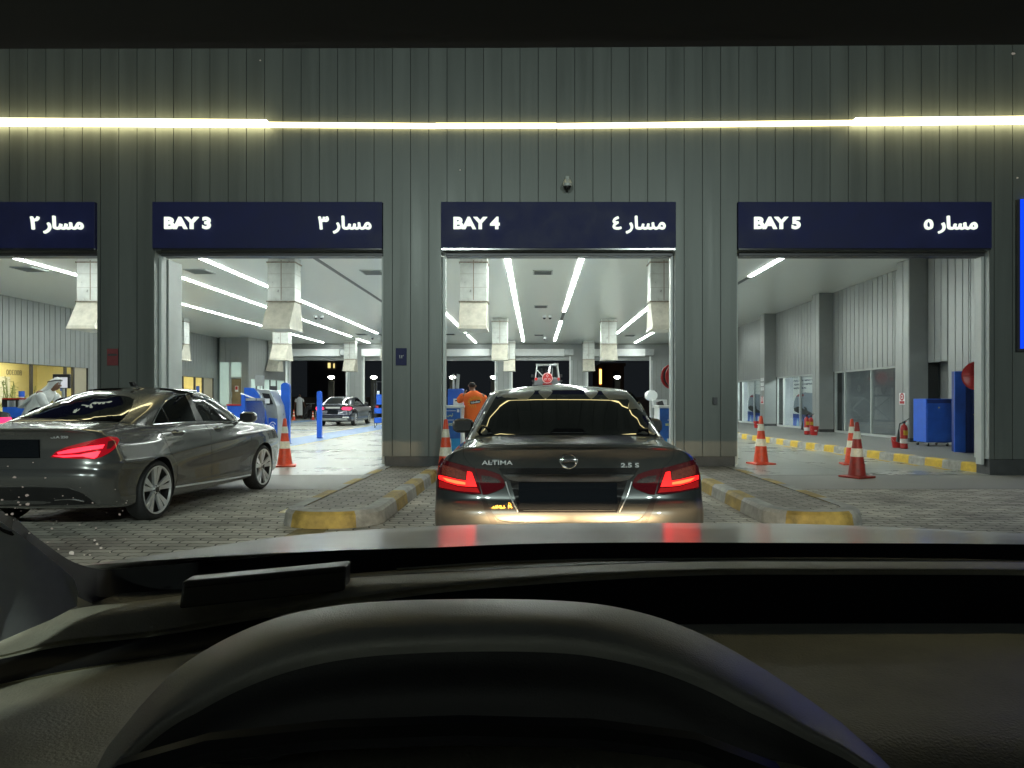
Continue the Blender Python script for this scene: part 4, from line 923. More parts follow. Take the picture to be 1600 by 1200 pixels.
b = MB(); b.box(-.70, .70, .05, 2.3, 1.845, 1.89, 'black', .02); b.box(.50, .62, 2.2, 2.3, 1.88, 1.99, 'black'); b.build('roof', root)
b = MB(); b.add([(-.60, .1, 1.06), (.60, .1, 1.06), (.54, .12, 1.74), (-.54, .12, 1.74)], [(0, 1, 2, 3)], glass_thin('pale_glass', (.75, .8, .82), 1)); b.build('rear_window', root)
b = MB(); b.cyl((.0, -.26, .98), (.0, -.02, .98), .33, 'red', 32); o = b.build('spare_wheel_cover', root)
b = MB(); b.tube([(math.cos(a)*.30, -.265, .98+math.sin(a)*.30) for a in [2*PI*i/32 for i in range(32)]], .012, 'white', 6, closed=True)
for a in (90, 210, 330): b.tube([(math.cos(math.radians(a+d))*rr, -.265, .98+math.sin(math.radians(a+d))*rr) for rr, d in ((.05, 0), (.15, 22), (.24, 0), (.15, -22))], .01, 'white', 5, closed=True)
b.build('cover_emblem', o)
b = MB(); b.box(-.28, .28, -.10, 0, .55, .66, 'red', .02); b.build('tow_cover', root)
for s in (-1, 1):
    b = MB(); b.cyl((s*.68, -.04, .93), (s*.68, 0, .93), .085, mat('jeep_lamp', (.25, .01, .01), .2, es=.2, ec=(1, .05, .05)) if s < 0 else M['red'], 18); b.build('tail_lamp', root)
    b = MB(); b.box(s*.80, s*1.0, 2.6, 2.7, 1.12, 1.30, 'black', .02); b.build('door_mirror', root)
    b = MB(); b.box(s*.38-.16, s*.38+.16, 1.5, 1.66, .9, 1.62, 'black', .05); b.box(s*.38-.2, s*.38+.2, 1.6, 2.1, .85, 1.0, 'black', .05); b.build('seat', root)
    for y in (.85, 3.3): wheel(root, s*.90, y, .38, .39, 'multi', w=.25, rimr=.55)
lt = thing('vehicle_lift', 'dark steel platform lift under the raised off-road car', 'lift', (xj, yj+2, 0)); b = MB()
for s in (-1, 1): b.box(xj+s*.78-.25, xj+s*.78+.25, yj-.2, yj+4.3, zj-.14, zj-.012, 'darksteel', .01)
b.build('platform', lt, world=True); b = MB()
for s in (-1, 1):
    b.tube([(xj+s*.78, yj+.3, .1), (xj+s*.78, yj+3.8, zj-.16)], .05, 'steel'); b.tube([(xj+s*.78, yj+3.8, .1), (xj+s*.78, yj+.3, zj-.16)], .05, 'steel'); b.box(xj+s*.78-.25, xj+s*.78+.25, yj-.1, yj+4.2, .005, .1, 'darksteel')
b.build('scissor_legs', lt, world=True)
# ================================================================== the car the photograph is taken from
own = thing('car', 'dark cabin and pale bonnet of the car the view is taken from', 'car', (.33, 0, 0))
def P3(px, py, D): return (X(px, D), D, Z(py, D))
dash = mat('dashboard_vinyl', (.56, .54, .42), .5, noise=(14, .14), bump=(380, .5, .002)); dashk = mat('dark_dash_plastic', (.03, .03, .029), .5, bump=(420, .35, .002))
hoodv = mat('instrument_hood_sheen', (.62, .62, .57), .36, noise=(20, .08), bump=(700, .35, .002), spec=.9); trimg = mat('pillar_trim', (.75, .78, .78), .75, noise=(60, .06))  # hood vinyl is dark; its pale colour here stands in for sheen
felt = mat('roof_lining', (.05, .05, .05), .9); white = mat('pearl_white_paint', (.90, .88, .84), .4, .0, coat=1.0, noise=(3, .04))
white.node_tree.nodes['Principled BSDF'].inputs['Coat Roughness'].default_value = .16
# bonnet
def bon(D, x):
    u = abs(x-.33)/.95; zc = 1.078-.138*(D-1.1)-.9*max(0, D-2.05)**2*3
    return zc-.018*u**3-.9*max(0, u-.965)**2*30
b = MB(); Ds = list(np.linspace(0, 1, 30))+[2.1, 2.15, 2.2, 2.25, 2.29, 2.32]; us = list(np.linspace(-.95, .95, 61)); us = [-1.03, -1.01, -.99, -.97]+us+[.97, .99, 1.01, 1.03]
def bon_start(u): return float(np.interp(.33+.95*u, [-.65, -.55, -.4, -.2, .2, .9, 1.3], [.90, .93, 1.0, 1.05, 1.075, 1.06, .98]))
def ring_pt(D, u):
    if D <= 1: D = bon_start(u)+(2.05-bon_start(u))*D
    return (.33+.95*u*(1-.40*(max(0, D-1.45)/.87)**2.2), D, bon(D, .33+.95*u))
rings = [[ring_pt(D, u) for u in us] for D in Ds]
b.loft(rings, white, caps=False, closed=False)
rings = [[(x, y+.004, z-.02) for x, y, z in r] for r in rings]; b.loft(rings, white, caps=False, closed=False)
b.build('bonnet', own, world=True, recalc=False)
# nose, sides and cabin shell under the glass line
b = MB(); b.box(-.58, 1.24, 2.30, 2.36, .25, .66, white, .02); b.box(-.60, -.56, -2.6, 1.7, .25, .86, white); b.box(1.22, 1.26, -2.6, 1.7, .25, .86, white); b.box(-.56, 1.22, -2.6, -2.5, .25, .95, 'black'); b.box(-.56, 1.22, -2.5, .9, .2, .28, 'black')
b.build('body_shell', own, world=True)
b = MB(); b.box(-.56, 1.22, .72, .80, .3, 1.0, 'black'); b.build('bulkhead', own, world=True)
# headlamps: dipped beams with a level cut-off
def headlamp(x):
    b = MB(); b.cyl((x, 2.34, .62), (x, 2.40, .62), .085, 'chrome', 24); o = b.build('headlamp', own, world=True)
    l = bpy.data.lights.new('dipped_beam', 'POINT'); l.energy = 1; l.color = (1, .66, .34); l.shadow_soft_size = .03; l.use_nodes = True; nt = l.node_tree; L = nt.links.new
    em = nt.nodes['Emission']; g = nt.nodes.new('ShaderNodeNewGeometry'); sp = nt.nodes.new('ShaderNodeSeparateXYZ'); tcn = nt.nodes.new('ShaderNodeTexCoord'); L(tcn.outputs['Normal'], sp.inputs[0])
    dv = nt.nodes.new('ShaderNodeMath'); dv.operation = 'DIVIDE'; L(sp.outputs[2], dv.inputs[0]); L(sp.outputs[1], dv.inputs[1])
    m1 = nt.nodes.new('ShaderNodeMapRange'); m1.interpolation_type = 'SMOOTHSTEP'; m1.inputs[1].default_value = -.0028; m1.inputs[2].default_value = -.0052; m1.inputs[3].default_value = 0; m1.inputs[4].default_value = 1; L(dv.outputs[0], m1.inputs[0])
    m2 = nt.nodes.new('ShaderNodeMapRange'); m2.inputs[1].default_value = .80; m2.inputs[2].default_value = .96; m2.inputs[3].default_value = 0; m2.inputs[4].default_value = 1; L(sp.outputs[1], m2.inputs[0])
    ml = nt.nodes.new('ShaderNodeMath'); ml.operation = 'MULTIPLY'; L(m1.outputs[0], ml.inputs[0]); L(m2.outputs[0], ml.inputs[1])
    m3 = nt.nodes.new('ShaderNodeMath'); m3.operation = 'MULTIPLY'; m3.inputs[1].default_value = 330; m4 = nt.nodes.new('ShaderNodeMapRange'); m4.inputs[1].default_value = -.02; m4.inputs[2].default_value = -.055; m4.inputs[3].default_value = 1; m4.inputs[4].default_value = .30; L(dv.outputs[0], m4.inputs[0]); m5 = nt.nodes.new('ShaderNodeMath'); m5.operation = 'MULTIPLY'; L(ml.outputs[0], m5.inputs[0]); L(m4.outputs[0], m5.inputs[1]); L(m5.outputs[0], m3.inputs[0]); L(m3.outputs[0], em.inputs['Strength'])
    lo = bpy.data.objects.new('dipped_beam', l); COL.objects.link(lo); lo.location = (x, 2.46, .63)
for x in (-.27, .93): headlamp(x)
# windscreen edge band (black) : from the left pillar, round the corner, along the bottom
fe = [(-260, 590, .62), (-120, 700, .66), (0, 796, .70), (24, 809, .72), (46, 830, .74), (73, 851, .77), (103, 872, .81), (128, 883, .85), (158, 889, .90), (200, 887.5, .94), (300, 879, .98), (450, 868, 1.0), (560, 861, 1.02), (700, 854.5, 1.03), (830, 849.5, 1.04), (1000, 847.5, 1.04), (1300, 848.5, 1.03), (1600, 850.5, 1.0), (1900, 858, .93), (2200, 880, .84)]
fa = catmull(np.array(fe), 6); b = MB(); rings = []
for i, (px, py, D) in enumerate(fa):
    t = fa[min(i+1, len(fa)-1)]-fa[max(i-1, 0)]; nx, ny = -t[1], t[0]; l = math.hypot(nx, ny); nx, ny = nx/l, ny/l
    wd = 24 if px < 60 else (24+min(1, (px-60)/100)*20); p = Vector(P3(px, py, D)); q = Vector(P3(px+nx*wd, py+ny*wd, D-.05)); up = Vector((0, .02, -.02))
    rings.append([p, q, q+up, p+up])
b.loft(rings, mat('black_ceramic_band', (.003, .003, .003), .7)); b.build('windscreen_band', own, world=True)
# dashboard loft
st = [-260, -100, 0, 100, 250, 400, 550, 700, 900, 1100, 1300, 1600, 1900, 2200]
rows = [
 ([1010, 990, 975, 925, 920, 905, 893, 884, 876, 872, 871, 873, 880, 895], 1.00),
 ([1040, 1015, 1000, 955, 935, 915, 903, 894, 884, 878, 878, 879, 886, 900], .93),
 ([1050, 1022, 1008, 972, 946, 927, 913, 902, 890.5, 884.5, 883.5, 884, 890, 905], .885),
 ([1065, 1030, 1018, 992, 972, 944, 925, 909, 895, 887.5, 887, 888, 894, 908], .865),
 ([1075, 1040, 1024, 1000, 984, 956, 933, 915, 899, 890.5, 890, 891, 897, 912], .858),
 ([1085, 1052, 1030, 1010, 993, 968, 945, 925, 909, 899, 898, 899, 905, 920], .856),
 ([1120, 1085, 1065, 1045, 1022, 1000, 985, 978, 974, 972, 971, 971, 974, 985], .80),
 ([1135, 1100, 1080, 1060, 1034, 1012, 996, 988, 983, 980, 979, 979, 982, 993], .785),
 ([1240, 1210, 1190, 1170, 1140, 1115, 1100, 1090, 1085, 1083, 1082, 1082, 1085, 1095], .60),
 ([1420, 1390, 1370, 1350, 1320, 1300, 1290, 1285, 1280, 1280, 1280, 1280, 1285, 1290], .46),
 ([1900, 1880, 1850, 1850, 1850, 1850, 1850, 1850, 1850, 1850, 1850, 1850, 1850, 1850], .42)]
def dl(i, px):                          # the left side curls towards the driver
    return 1-.20*max(0, (420-px)/500) if px < 420 else 1
net = np.array([[P3(px, py, D*dl(i, px)) for px, py in zip(st, r)] for i, (r, D) in enumerate(rows)])
A_ = catmull(net, 4); A_ = np.transpose(catmull(np.transpose(A_, (1, 0, 2)), 6), (1, 0, 2))
b = MB(); k0 = 1*4; k1 = 5*4; k2 = 6*4
def lo(a, c, m): b.loft([[tuple(p) for p in r] for r in A_[a:c+1]], m, caps=False, closed=False)
lo(0, k0, dashk); lo(k0, k1, dash); lo(k1, k2+1, mat('dash_step_shade', (.012, .012, .012), .8)); lo(k2+1, len(A_)-1, dash)  # step face coloured near black for the shade on its unlit side
db = b.build('dashboard', own, world=True, recalc=False)
# thin ridge behind the crest
b = MB(); b.tube([P3(px, py, .95) for px, py in ((620, 890), (760, 880), (900, 875.5), (1100, 874), (1400, 875.5), (1600, 878), (1900, 884))], .0022, dash, 6); b.build('demister_ridge', db, world=True)
# instrument hood: pale top paints the sheen, dark face paints the shade below
oc = [(50, 1400), (95, 1290), (130, 1215), (180, 1150), (225, 1095), (275, 1045), (345, 1000), (430, 964), (520, 945), (620, 936.5), (760, 934), (880, 937), (965, 947), (1050, 970), (1130, 1006), (1210, 1054), (1290, 1110), (1345, 1150), (1400, 1200), (1440, 1260), (1480, 1350)]
ic = [(70, 1440), (110, 1330), (150, 1262), (195, 1200), (240, 1148), (290, 1103), (360, 1062), (440, 1030), (525, 1010), (622, 1000), (758, 996), (880, 999), (960, 1010), (1040, 1031), (1115, 1062), (1190, 1103), (1265, 1150), (1320, 1185), (1375, 1228), (1420, 1280), (1465, 1370)]
O_ = catmull(np.array(oc), 5); I_ = catmull(np.array(ic), 5); En = np.clip(np.abs(np.linspace(-1, 1, len(O_)))*1.9-.9, 0, 1); I_ = I_+(O_-I_)*(En*.75)[:, None]; Dk = 1-.20*En**1.5
def ringrow(t, D, dy=0): return [P3(o[0]*(1-t)+i[0]*t, o[1]*(1-t)+i[1]*t+dy, D*k) for o, i, k in zip(O_, I_, Dk)]
b = MB(); rr = [ringrow(0, .63, 60), ringrow(0, .60, 14), ringrow(0, .575, 2), ringrow(.12, .555), ringrow(.34, .534), ringrow(.58, .519), ringrow(.86, .475), ringrow(1, .465, 3), ringrow(1.08, .465, 8)]
rr = catmull(np.array(rr[:6]+[ringrow(.80, .510), ringrow(.97, .505), ringrow(1.08, .504, 4), ringrow(1.16, .508, 12)]), 4); rr = [[tuple(p) for p in r] for r in rr]
b.loft(rr, hoodv, caps=False, closed=False); b.loft([[tuple(p) for p in r] for r in catmull(np.array([rr[-1], ringrow(1.35, .506, 20), ringrow(1.7, .500, 40), ringrow(2.2, .505, 70)]), 4)], mat('hood_face_shade', (.10, .10, .105), .5, bump=(500, .3, .002)), caps=False, closed=False)
b.build('instrument_hood', own, world=True, recalc=False)
b = MB(); b.tube([P3(px, py, .52) for px, py in ((150, 1245), (230, 1190), (330, 1150), (480, 1105), (700, 1085), (950, 1092), (1120, 1130), (1230, 1175), (1300, 1235))], .012, mat('cluster_lip', (.05, .045, .055), .35), 8)
b.tube([P3(px, py, .44) for px, py in ((120, 1290), (200, 1205), (330, 1168), (520, 1148), (720, 1141), (920, 1146), (1080, 1166), (1200, 1210), (1260, 1290))], .009, 'black', 8)
b.add([P3(60, 1400, .55), P3(1480, 1400, .55), P3(1330, 1160, .57), P3(1000, 1010, .57), P3(500, 1010, .57), P3(230, 1160, .57)], [(0, 1, 2, 3, 4, 5)], 'seam'); b.build('instrument_cluster', own, world=True)
# left pillar trim
b = MB(); pts = [(-260, 640, .55), (-120, 735, .60), (0, 815, .66), (30, 835, .67), (60, 858, .69), (95, 886, .71), (116, 905, .72), (122, 925, .72), (120, 947, .72), (80, 968, .69), (40, 985, .67), (0, 1002, .65), (-120, 1050, .60), (-260, 1120, .55)]
f_ = [P3(*p) for p in pts]; bk = [P3(px, py, D+.03) for px, py, D in pts]; n = len(pts)
b.add(f_, [[0, 1, 12, 13], [1, 2, 11, 12], [2, 3, 10, 11], [3, 4, 9, 10], [4, 5, 8, 9], [5, 6, 7, 8]], trimg, True); b.add(f_+bk, [(i, (i+1) % n, n+(i+1) % n, n+i) for i in range(n)], trimg); b.build('pillar_trim', own, world=True)
# roof lining and header
b = MB(); rings = []
for px, py in ((-900, 92), (-300, 87), (0, 84), (400, 83.5), (800, 82.5), (1200, 80), (1600, 77.5), (2000, 75), (2600, 70), (3800, 62)):
    e = P3(px, py, .50); rings.append([(e[0]*1.0, .56, e[2]+.055), (e[0], .512, e[2]+.012), (e[0], .495, e[2]+.001), (e[0], .44, e[2]+.004), (e[0], .2, e[2]+.03), (e[0], -2.4, e[2]+.03), (e[0], -2.4, e[2]+.09), (e[0], .5, e[2]+.09)])
b.loft(rings, felt); b.build('roof_lining', own, world=True)
# windscreen
ws = glass_thin('windscreen_glass', (.97, .985, .975), .12, 0.0)
b = MB(); g = []
bot = catmull(np.array([(-120, 720, .645), (0, 812, .69), (128, 888, .83), (300, 884, .965), (700, 858, 1.02), (1000, 852, 1.03), (1600, 855, .99), (2000, 868, .90)]), 4)
for px, py, D in bot:
    p = Vector(P3(px, py, D)); q = Vector(P3((px-HX)*.9+HX, 60, .53)); g.append([tuple(p*(1-t)+q*t+Vector((0, .03, .02))*math.sin(PI*t)) for t in np.linspace(0, 1, 9)])
b.loft(g, ws, caps=False, closed=False); wsc = b.build('windscreen', own, world=True, recalc=False)
b = MB(); rnd = random.Random(5); spk = mat('dust_speck', (.8, .75, .65), .8, es=.07, ec=(.8, .7, .6))  # specks given a faint glow in place of the light they catch
spots = [(24, 802, 2.6), (36, 788, 1.6), (8, 780, 2), (33, 784, 2), (15, 803, 2.2), (48, 787, 3), (85, 825, 2.2), (153, 824, 2), (116, 863, 4), (151, 843, 1.8), (155, 849, 2), (161, 855, 2), (95, 857, 1.8), (78, 846, 1.5), (190, 803, 2.2), (148, 785, 1.5), (135, 866, 1.5), (144, 866, 1.5), (128, 819, 1.4), (50, 832, 1.6), (92, 813, 1.1), (27, 745, 2.6), (40, 760, 1.7), (46, 773, 3), (75, 746, 1.8), (34, 776, 1.4), (102, 774, 1.2), (17, 728, 1.3), (56, 722, 1.2), (118, 777, 1.0), (200, 785, 1.2), (28, 793, 1.5), (175, 862, 1.2), (1578, 88, 3), (1585, 280, 2.2), (410, 98, 1.4), (720, 268, 1.2)]
for _ in range(30): spots.append((rnd.uniform(20, 210), rnd.uniform(760, 870), rnd.uniform(.4, .9)))
wb = BVHTree.FromPolygons([Vector(v) for r in g for v in r], [[i*9+j, i*9+j+1, (i+1)*9+j+1, (i+1)*9+j] for i in range(len(g)-1) for j in range(8)])
for px, py, r in spots:
    h = wb.ray_cast(Vector((0, 0, EYE)), Vector(((px-HX)/F, 1, (HY-py)/F)).normalized())
    if h[0] is None: continue
    c = h[0]-Vector((0, .004, .0)); rr_ = r*.8*c.y/F; k = rnd.randint(6, 8)
    b.add([c+Vector((math.cos(2*PI*i/k)*rr_*rnd.uniform(.9, 1.8), 0, math.sin(2*PI*i/k)*rr_*rnd.uniform(.6, 1.1))) for i in range(k)], [list(range(k))], spk)
tag(b.build('dust_specks', wsc, world=True, recalc=False), kind='stuff')
# oblong device lying on the dashboard
t = thing('dashboard_device', 'black oblong device lying on the left of the dashboard with a pale lit top edge', 'device', P3(400, 940, .88))
fb_, ft, bt = [(279, 952, .80), (538, 924, .87)], [(285, 908, .80), (541, 884.5, .87)], [(299, 899.5, .84), (548, 875.5, .91)]
bm = bmesh.new(); vs = [bm.verts.new(P3(*p)) for p in (fb_[0], fb_[1], ft[1], ft[0])]+[bm.verts.new(P3(*p)) for p in ((299, 935, .84), (548, 908, .91), bt[1], bt[0])]
for f in ((0, 1, 2, 3), (7, 6, 5, 4), (3, 2, 6, 7), (0, 4, 5, 1), (1, 5, 6, 2), (0, 3, 7, 4)): bm.faces.new([vs[i] for i in f])
bmesh.ops.bevel(bm, geom=bm.edges[:], offset=.003, segments=3, affect='EDGES', profile=.5)
b = MB(); b.bm(bm, mat('device_plastic', (.10, .10, .095), .38)); b.build('casing', t, world=True)
b = MB(); b.tube([P3(290, 918, .797), P3(420, 905, .832), P3(536, 893, .867)], .0008, 'darksteel', 5); b.build('seam_strip', t, world=True)

# ================================================================== objects on the ground
def cone(x, y, h, label, z=0, tilt=0, base='orange'):
    t = thing('traffic_cone', label, 'traffic cone', (x, y, z), tilt, group='orange traffic cones'); k = h/.95; s = .21*k
    b = MB(); b.box(-s, s, -s, s, .004, .035*k, base, .008); b.build('base', t)
    def R_(zz): return (.145-(.145-.028)*(zz-.035)/(.95-.035))*k
    b = MB(); b.lathe([(R_(.035)+.02*k, .03*k), (R_(.06), .05*k), (R_(.50), .50*k), (R_(.93), .93*k), (.022*k, .95*k), (.012*k, .95*k)], base, seg=28); b.build('body', t)
    for (a, c) in ((.36, .50), (.66, .79)):
        b = MB(); b.lathe([(R_(a)-.01, a*k), (R_(a)+.003, a*k), (R_(c)+.003, c*k), (R_(c)-.01, c*k)], 'refl', seg=28); b.build('reflective_band', t)
    return t
M['oldorange'] = mat('worn_cone_red', (.28, .025, .018), .5, noise=(10, .35, .1))
cone(X(445, 14.0), 14.0, .95, 'orange traffic cone beside the front wheel of the grey coupe', tilt=.3)
cone(X(696.5, 11.9), 11.9, .99, 'traffic cone half hidden by the saloon at the left of bay four', tilt=.1)
cone(X(1189, 14.5), 14.5, .99, 'lone traffic cone at the left of bay five', tilt=.2)
cone(X(1339, 12.0), 12.0, .94, 'dark red traffic cone nearest the camera in bay five', tilt=.5, base='oldorange')
cone(X(1331, 14.4), 14.4, .93, 'brighter orange traffic cone just behind the dark red one in bay five', tilt=-.2)
cone(X(459, 47.2), 47.2, .68, 'small far cone left of the man in the long white robe')
cone(X(489, 47.2), 47.2, .60, 'small far cone right of the man in the long white robe')
for px, D, wpx, top, lb in ((446.5, 21.3, 13, 598, 'wide blue guide post beside the blue machine'), (499.3, 24.6, 7, 611, 'narrow blue guide post in front of the dark blue saloon')):
    w_ = wpx/F*D/2; x = X(px, D); zt = Z(top, D); t = thing('guide_post', lb, 'post', (x, D, 0), group='blue guide posts'); b = MB()
    pr = [(x-w_, .01), (x+w_, .01), (x+w_, zt-w_*.7)]+[(x+w_*math.cos(a), zt-w_*.7+w_*.7*math.sin(a)) for a in np.linspace(.3, PI-.3, 6)]+[(x-w_, zt-w_*.7)]
    b.prism(pr, 'blue', D-.06, D+.06, 'y'); b.build('post', t, world=True); b = MB(); b.box(x-w_*1.3, x+w_*1.3, D-.1, D+.1, .005, .02, 'bluedark'); b.build('foot', t, world=True)

# fire extinguishers, buckets, signs along the right wall
def extinguisher(x, y, z, label, col='red', k=1.0):
    t = thing('fire_extinguisher', label, 'fire extinguisher', (x, y, z), group='fire extinguishers'); b = MB()
    b.lathe([(.06*k, .005), (.075*k, .02), (.075*k, .44*k), (.06*k, .50*k), (.025*k, .53*k), (.02*k, .55*k)], col, seg=24); b.build('cylinder', t)
    b = MB(); b.lathe([(.0765*k, .12*k), (.0765*k, .22*k)], 'paper', seg=24); b.box(-.045*k, .045*k, -.082*k, -.06*k, .30*k, .40*k, 'yellow'); b.build('sticker', t)
    b = MB(); b.box(-.02, .02, -.03, .03, .55*k, .60*k, 'black'); b.tube([(0, -.02, .60*k), (.10*k, -.02, .66*k)], .008, 'black'); b.tube([(0, 0, .58*k), (.06*k, 0, .60*k)], .008, 'red'); b.build('handle', t)
    b = MB(); b.tube([(-.02, 0, .57*k), (-.10*k, -.02, .55*k), (-.13*k, -.03, .40*k)], .012, 'black'); b.cyl((-.13*k, -.03, .42*k), (-.155*k, -.04, .15*k), .015, 'black', 12, r2=.045*k); b.build('hose_horn', t)
def bucket(x, y, z, label, k=1.0):
    t = thing('fire_bucket', label, 'bucket', (x, y, z), group='red fire buckets'); b = MB(); b.lathe([(.09*k, .004), (.125*k, .24*k), (.132*k, .245*k), (.132*k, .255*k), (.115*k, .25*k), (.08*k, .02)], 'red', seg=24); b.build('pail', t)
    b = MB(); b.tube([(-.128*k, 0, .24*k), (-.10*k, -.06*k, .16*k), (0, -.11*k, .12*k), (.10*k, -.06*k, .16*k), (.128*k, 0, .24*k)], .004, 'steel', 5); b.build('bail', t)
    b = MB(); text_mb('FIRE', -.04, .04, .13, .17, 'paper', y=-.118*k, depth=.003, off=.03, mb=b); b.build('lettering', t)
ZW_ = ZK+.002
extinguisher(X(1412.5, 16.7), 16.7, ZW_, 'large fire extinguisher with black horn against the nearest wall pier', k=1.08)
bucket(X(1401, 17.1), 17.1, ZW_, 'red fire bucket beside the large extinguisher')
extinguisher(X(1260.5, 23.6), 23.6, ZW_, 'left one of the two extinguishers in front of the middle poster', k=1.1)
extinguisher(X(1267, 23.9), 23.9, ZW_, 'right one of the two extinguishers in front of the middle poster', k=1.05)
bucket(X(1272, 23.3), 23.3, ZW_, 'red fire bucket beside the pair of extinguishers', 1.15)
bucket(X(1182.5, 29.5), 29.5, ZW_, 'farthest red fire bucket beyond the lone cone', 1.1)
def wallsign(y, z0, z1, wd, label, kind):
    t = thing('fire_sign', label, 'sign', (10.25, y, z0)); b = MB(); x = 10.25; b.box(x-.012, x-.001, y-wd/2, y+wd/2, z0, z1, 'paper'); b.build('panel', t, world=True)
    b = MB()
    if kind: b.box(x-.015, x-.012, y-wd*.42, y+wd*.42, z0+.02, z0+(z1-z0)*.30, 'red'); b.lathe([(wd*.36, 0), (wd*.36, .003)], 'red', c=(x-.016, y, z0+(z1-z0)*.66), axis='x'); b.lathe([(wd*.2, 0), (wd*.2, .003)], 'paper', c=(x-.019, y, z0+(z1-z0)*.66), axis='x'); b.box(x-.022, x-.019, y-.03, y+.03, z0+(z1-z0)*.56, z0+(z1-z0)*.76, 'red')
    else:
        for q in range(3): b.box(x-.014, x-.0121, y-wd*.3, y+wd*.3, z0+.04+q*(z1-z0)/3.3, z0+.06+q*(z1-z0)/3.3, 'steel')
    b.build('marking', t, world=True)
yy = 19.8; wallsign(yy, Z(632, yy), Z(614, yy), .30, 'white and red extinguisher notice on the nearest wall pier', 1)
yy = 32.0; wallsign(yy, Z(631, yy), Z(620, yy), .36, 'far white and red notice beside the farthest poster', 1)
for q, (a, c) in enumerate(((590.5, 595.5), (598, 603), (605, 610))): wallsign(yy, Z(c, yy), Z(a, yy), .40, ('top', 'middle', 'bottom')[q]+' one of three small white notices stacked on a wall pier', 0)
# posters behind the glass of the middle and far windows
def poster(y0, y1, label, text=True):
    x = XR+.14; z0, z1 = ZK+.08, ZW-.05; t = thing('window_poster', label, 'poster', (x, (y0+y1)/2, z0)); b = MB(); b.box(x, x+.01, y0, y1, z0, z1, 'paper'); b.build('sheet', t, world=True)
    H = z1-z0; Wd = y1-y0
    def q(pts, m, lay, nm):               # pts in poster units: u left(0)..right(1) as seen, v up
        b = MB(); b.add([(x-.004*lay, y1-u*Wd, z0+v*H) for u, v in pts], [list(range(len(pts)))], m); return b
    b = q([(0, 0), (1, 0), (1, .17), (0, .17)], M['blue'], 1, 'band'); b.add(*[[(x-.008, y1-u*Wd, z0+v*H) for u, v in ((0, .17), (1, .15), (1, .22), (0, .25))], [(0, 1, 2, 3)]], mat('band_blue', (.02, .06, .30), .5))
    for u in (.18, .45, .62, .85): b.add([(x-.010, y1-(u+a)*Wd, z0+v*H) for a, v in ((-.05, .0), (.05, .0), (.02, .15), (-.02, .16))], [(0, 1, 2, 3)], 'paper' if u > .5 else 'frostp')
    b.build('lower_band', t, world=True)
    cb = mat('poster_car_grey', (.26, .30, .36), .4)
    b = q([(.02, .38), (.05, .50), (.12, .60), (.25, .66), (.45, .68), (.70, .66), (.85, .58), (.97, .45), (.98, .28), (.90, .25), (.55, .25), (.25, .27), (.08, .32)], cb, 2, 'car')
    b.add([(x-.012, y1-u*Wd, z0+v*H) for u, v in ((.03, .36), (.20, .40), (.45, .34), (.75, .26), (.90, .24), (.60, .22), (.25, .25), (.06, .30))], [list(range(8))], 'black')
    b.add([(x-.013, y1-u*Wd, z0+v*H) for u, v in ((.12, .60), (.22, .65), (.42, .64), (.40, .605), (.20, .60))], [list(range(5))], mat('poster_lamp', (.30, .03, .05), .5))
    b.add([(x-.014, y1-(.80+.10*math.cos(a))*Wd, z0+(.36+.11*math.sin(a))*H) for a in np.linspace(0, 2*PI, 20)[:-1]], [list(range(19))], 'black'); b.add([(x-.016, y1-(.81+.06*math.cos(a))*Wd, z0+(.36+.08*math.sin(a))*H) for a in np.linspace(0, 2*PI, 16)[:-1]], [list(range(15))], 'steel')
    b.add([(x-.015, y1-u*Wd, z0+v*H) for u, v in ((.40, .40), (.50, .38), (.54, .32), (.46, .33))], [(0, 1, 2, 3)], 'black')
    b.build('printed_car', t, world=True)
    Mx = Matrix.Translation((x-.002, 0, 0)) @ Matrix(((0, 1, 0, 0), (-1, 0, 0, 0), (0, 0, 1, 0), (0, 0, 0, 1)))
    if text:
        b = MB()
        for i, (tx, u1) in enumerate((('PEACE OF MIND WITH', .88), ('ADNOC COMPREHENSIVE', .97), ('INSPECTION', .48))): text_mb(tx, -(y1-.03*Wd), -(y1-u1*Wd), z0+(.90-.075*i)*H, z0+(.935-.075*i)*H, 'navy', y=0, depth=.004, off=.015, mtx=Mx, mb=b)
        b.build('lettering', t, world=True)
    else:
        b = MB()
        for i in range(4): b.box(x-.004, x-.001, y1-.85*Wd, y1-.3*Wd, z0+(.90-.08*i)*H, z0+(.905-.08*i)*H, 'steel')
        b.build('lettering', t, world=True)
M['frostp'] = mat('poster_pale_blue', (.30, .50, .70), .5)
ya = lambda px: XR*F/(px-HX)
poster(27.0, 30.0, 'poster of a white car with blue headline text in the middle wall window'); poster(33.6, 36.4, 'poster of a white car with small grey text in the farthest wall window', False)

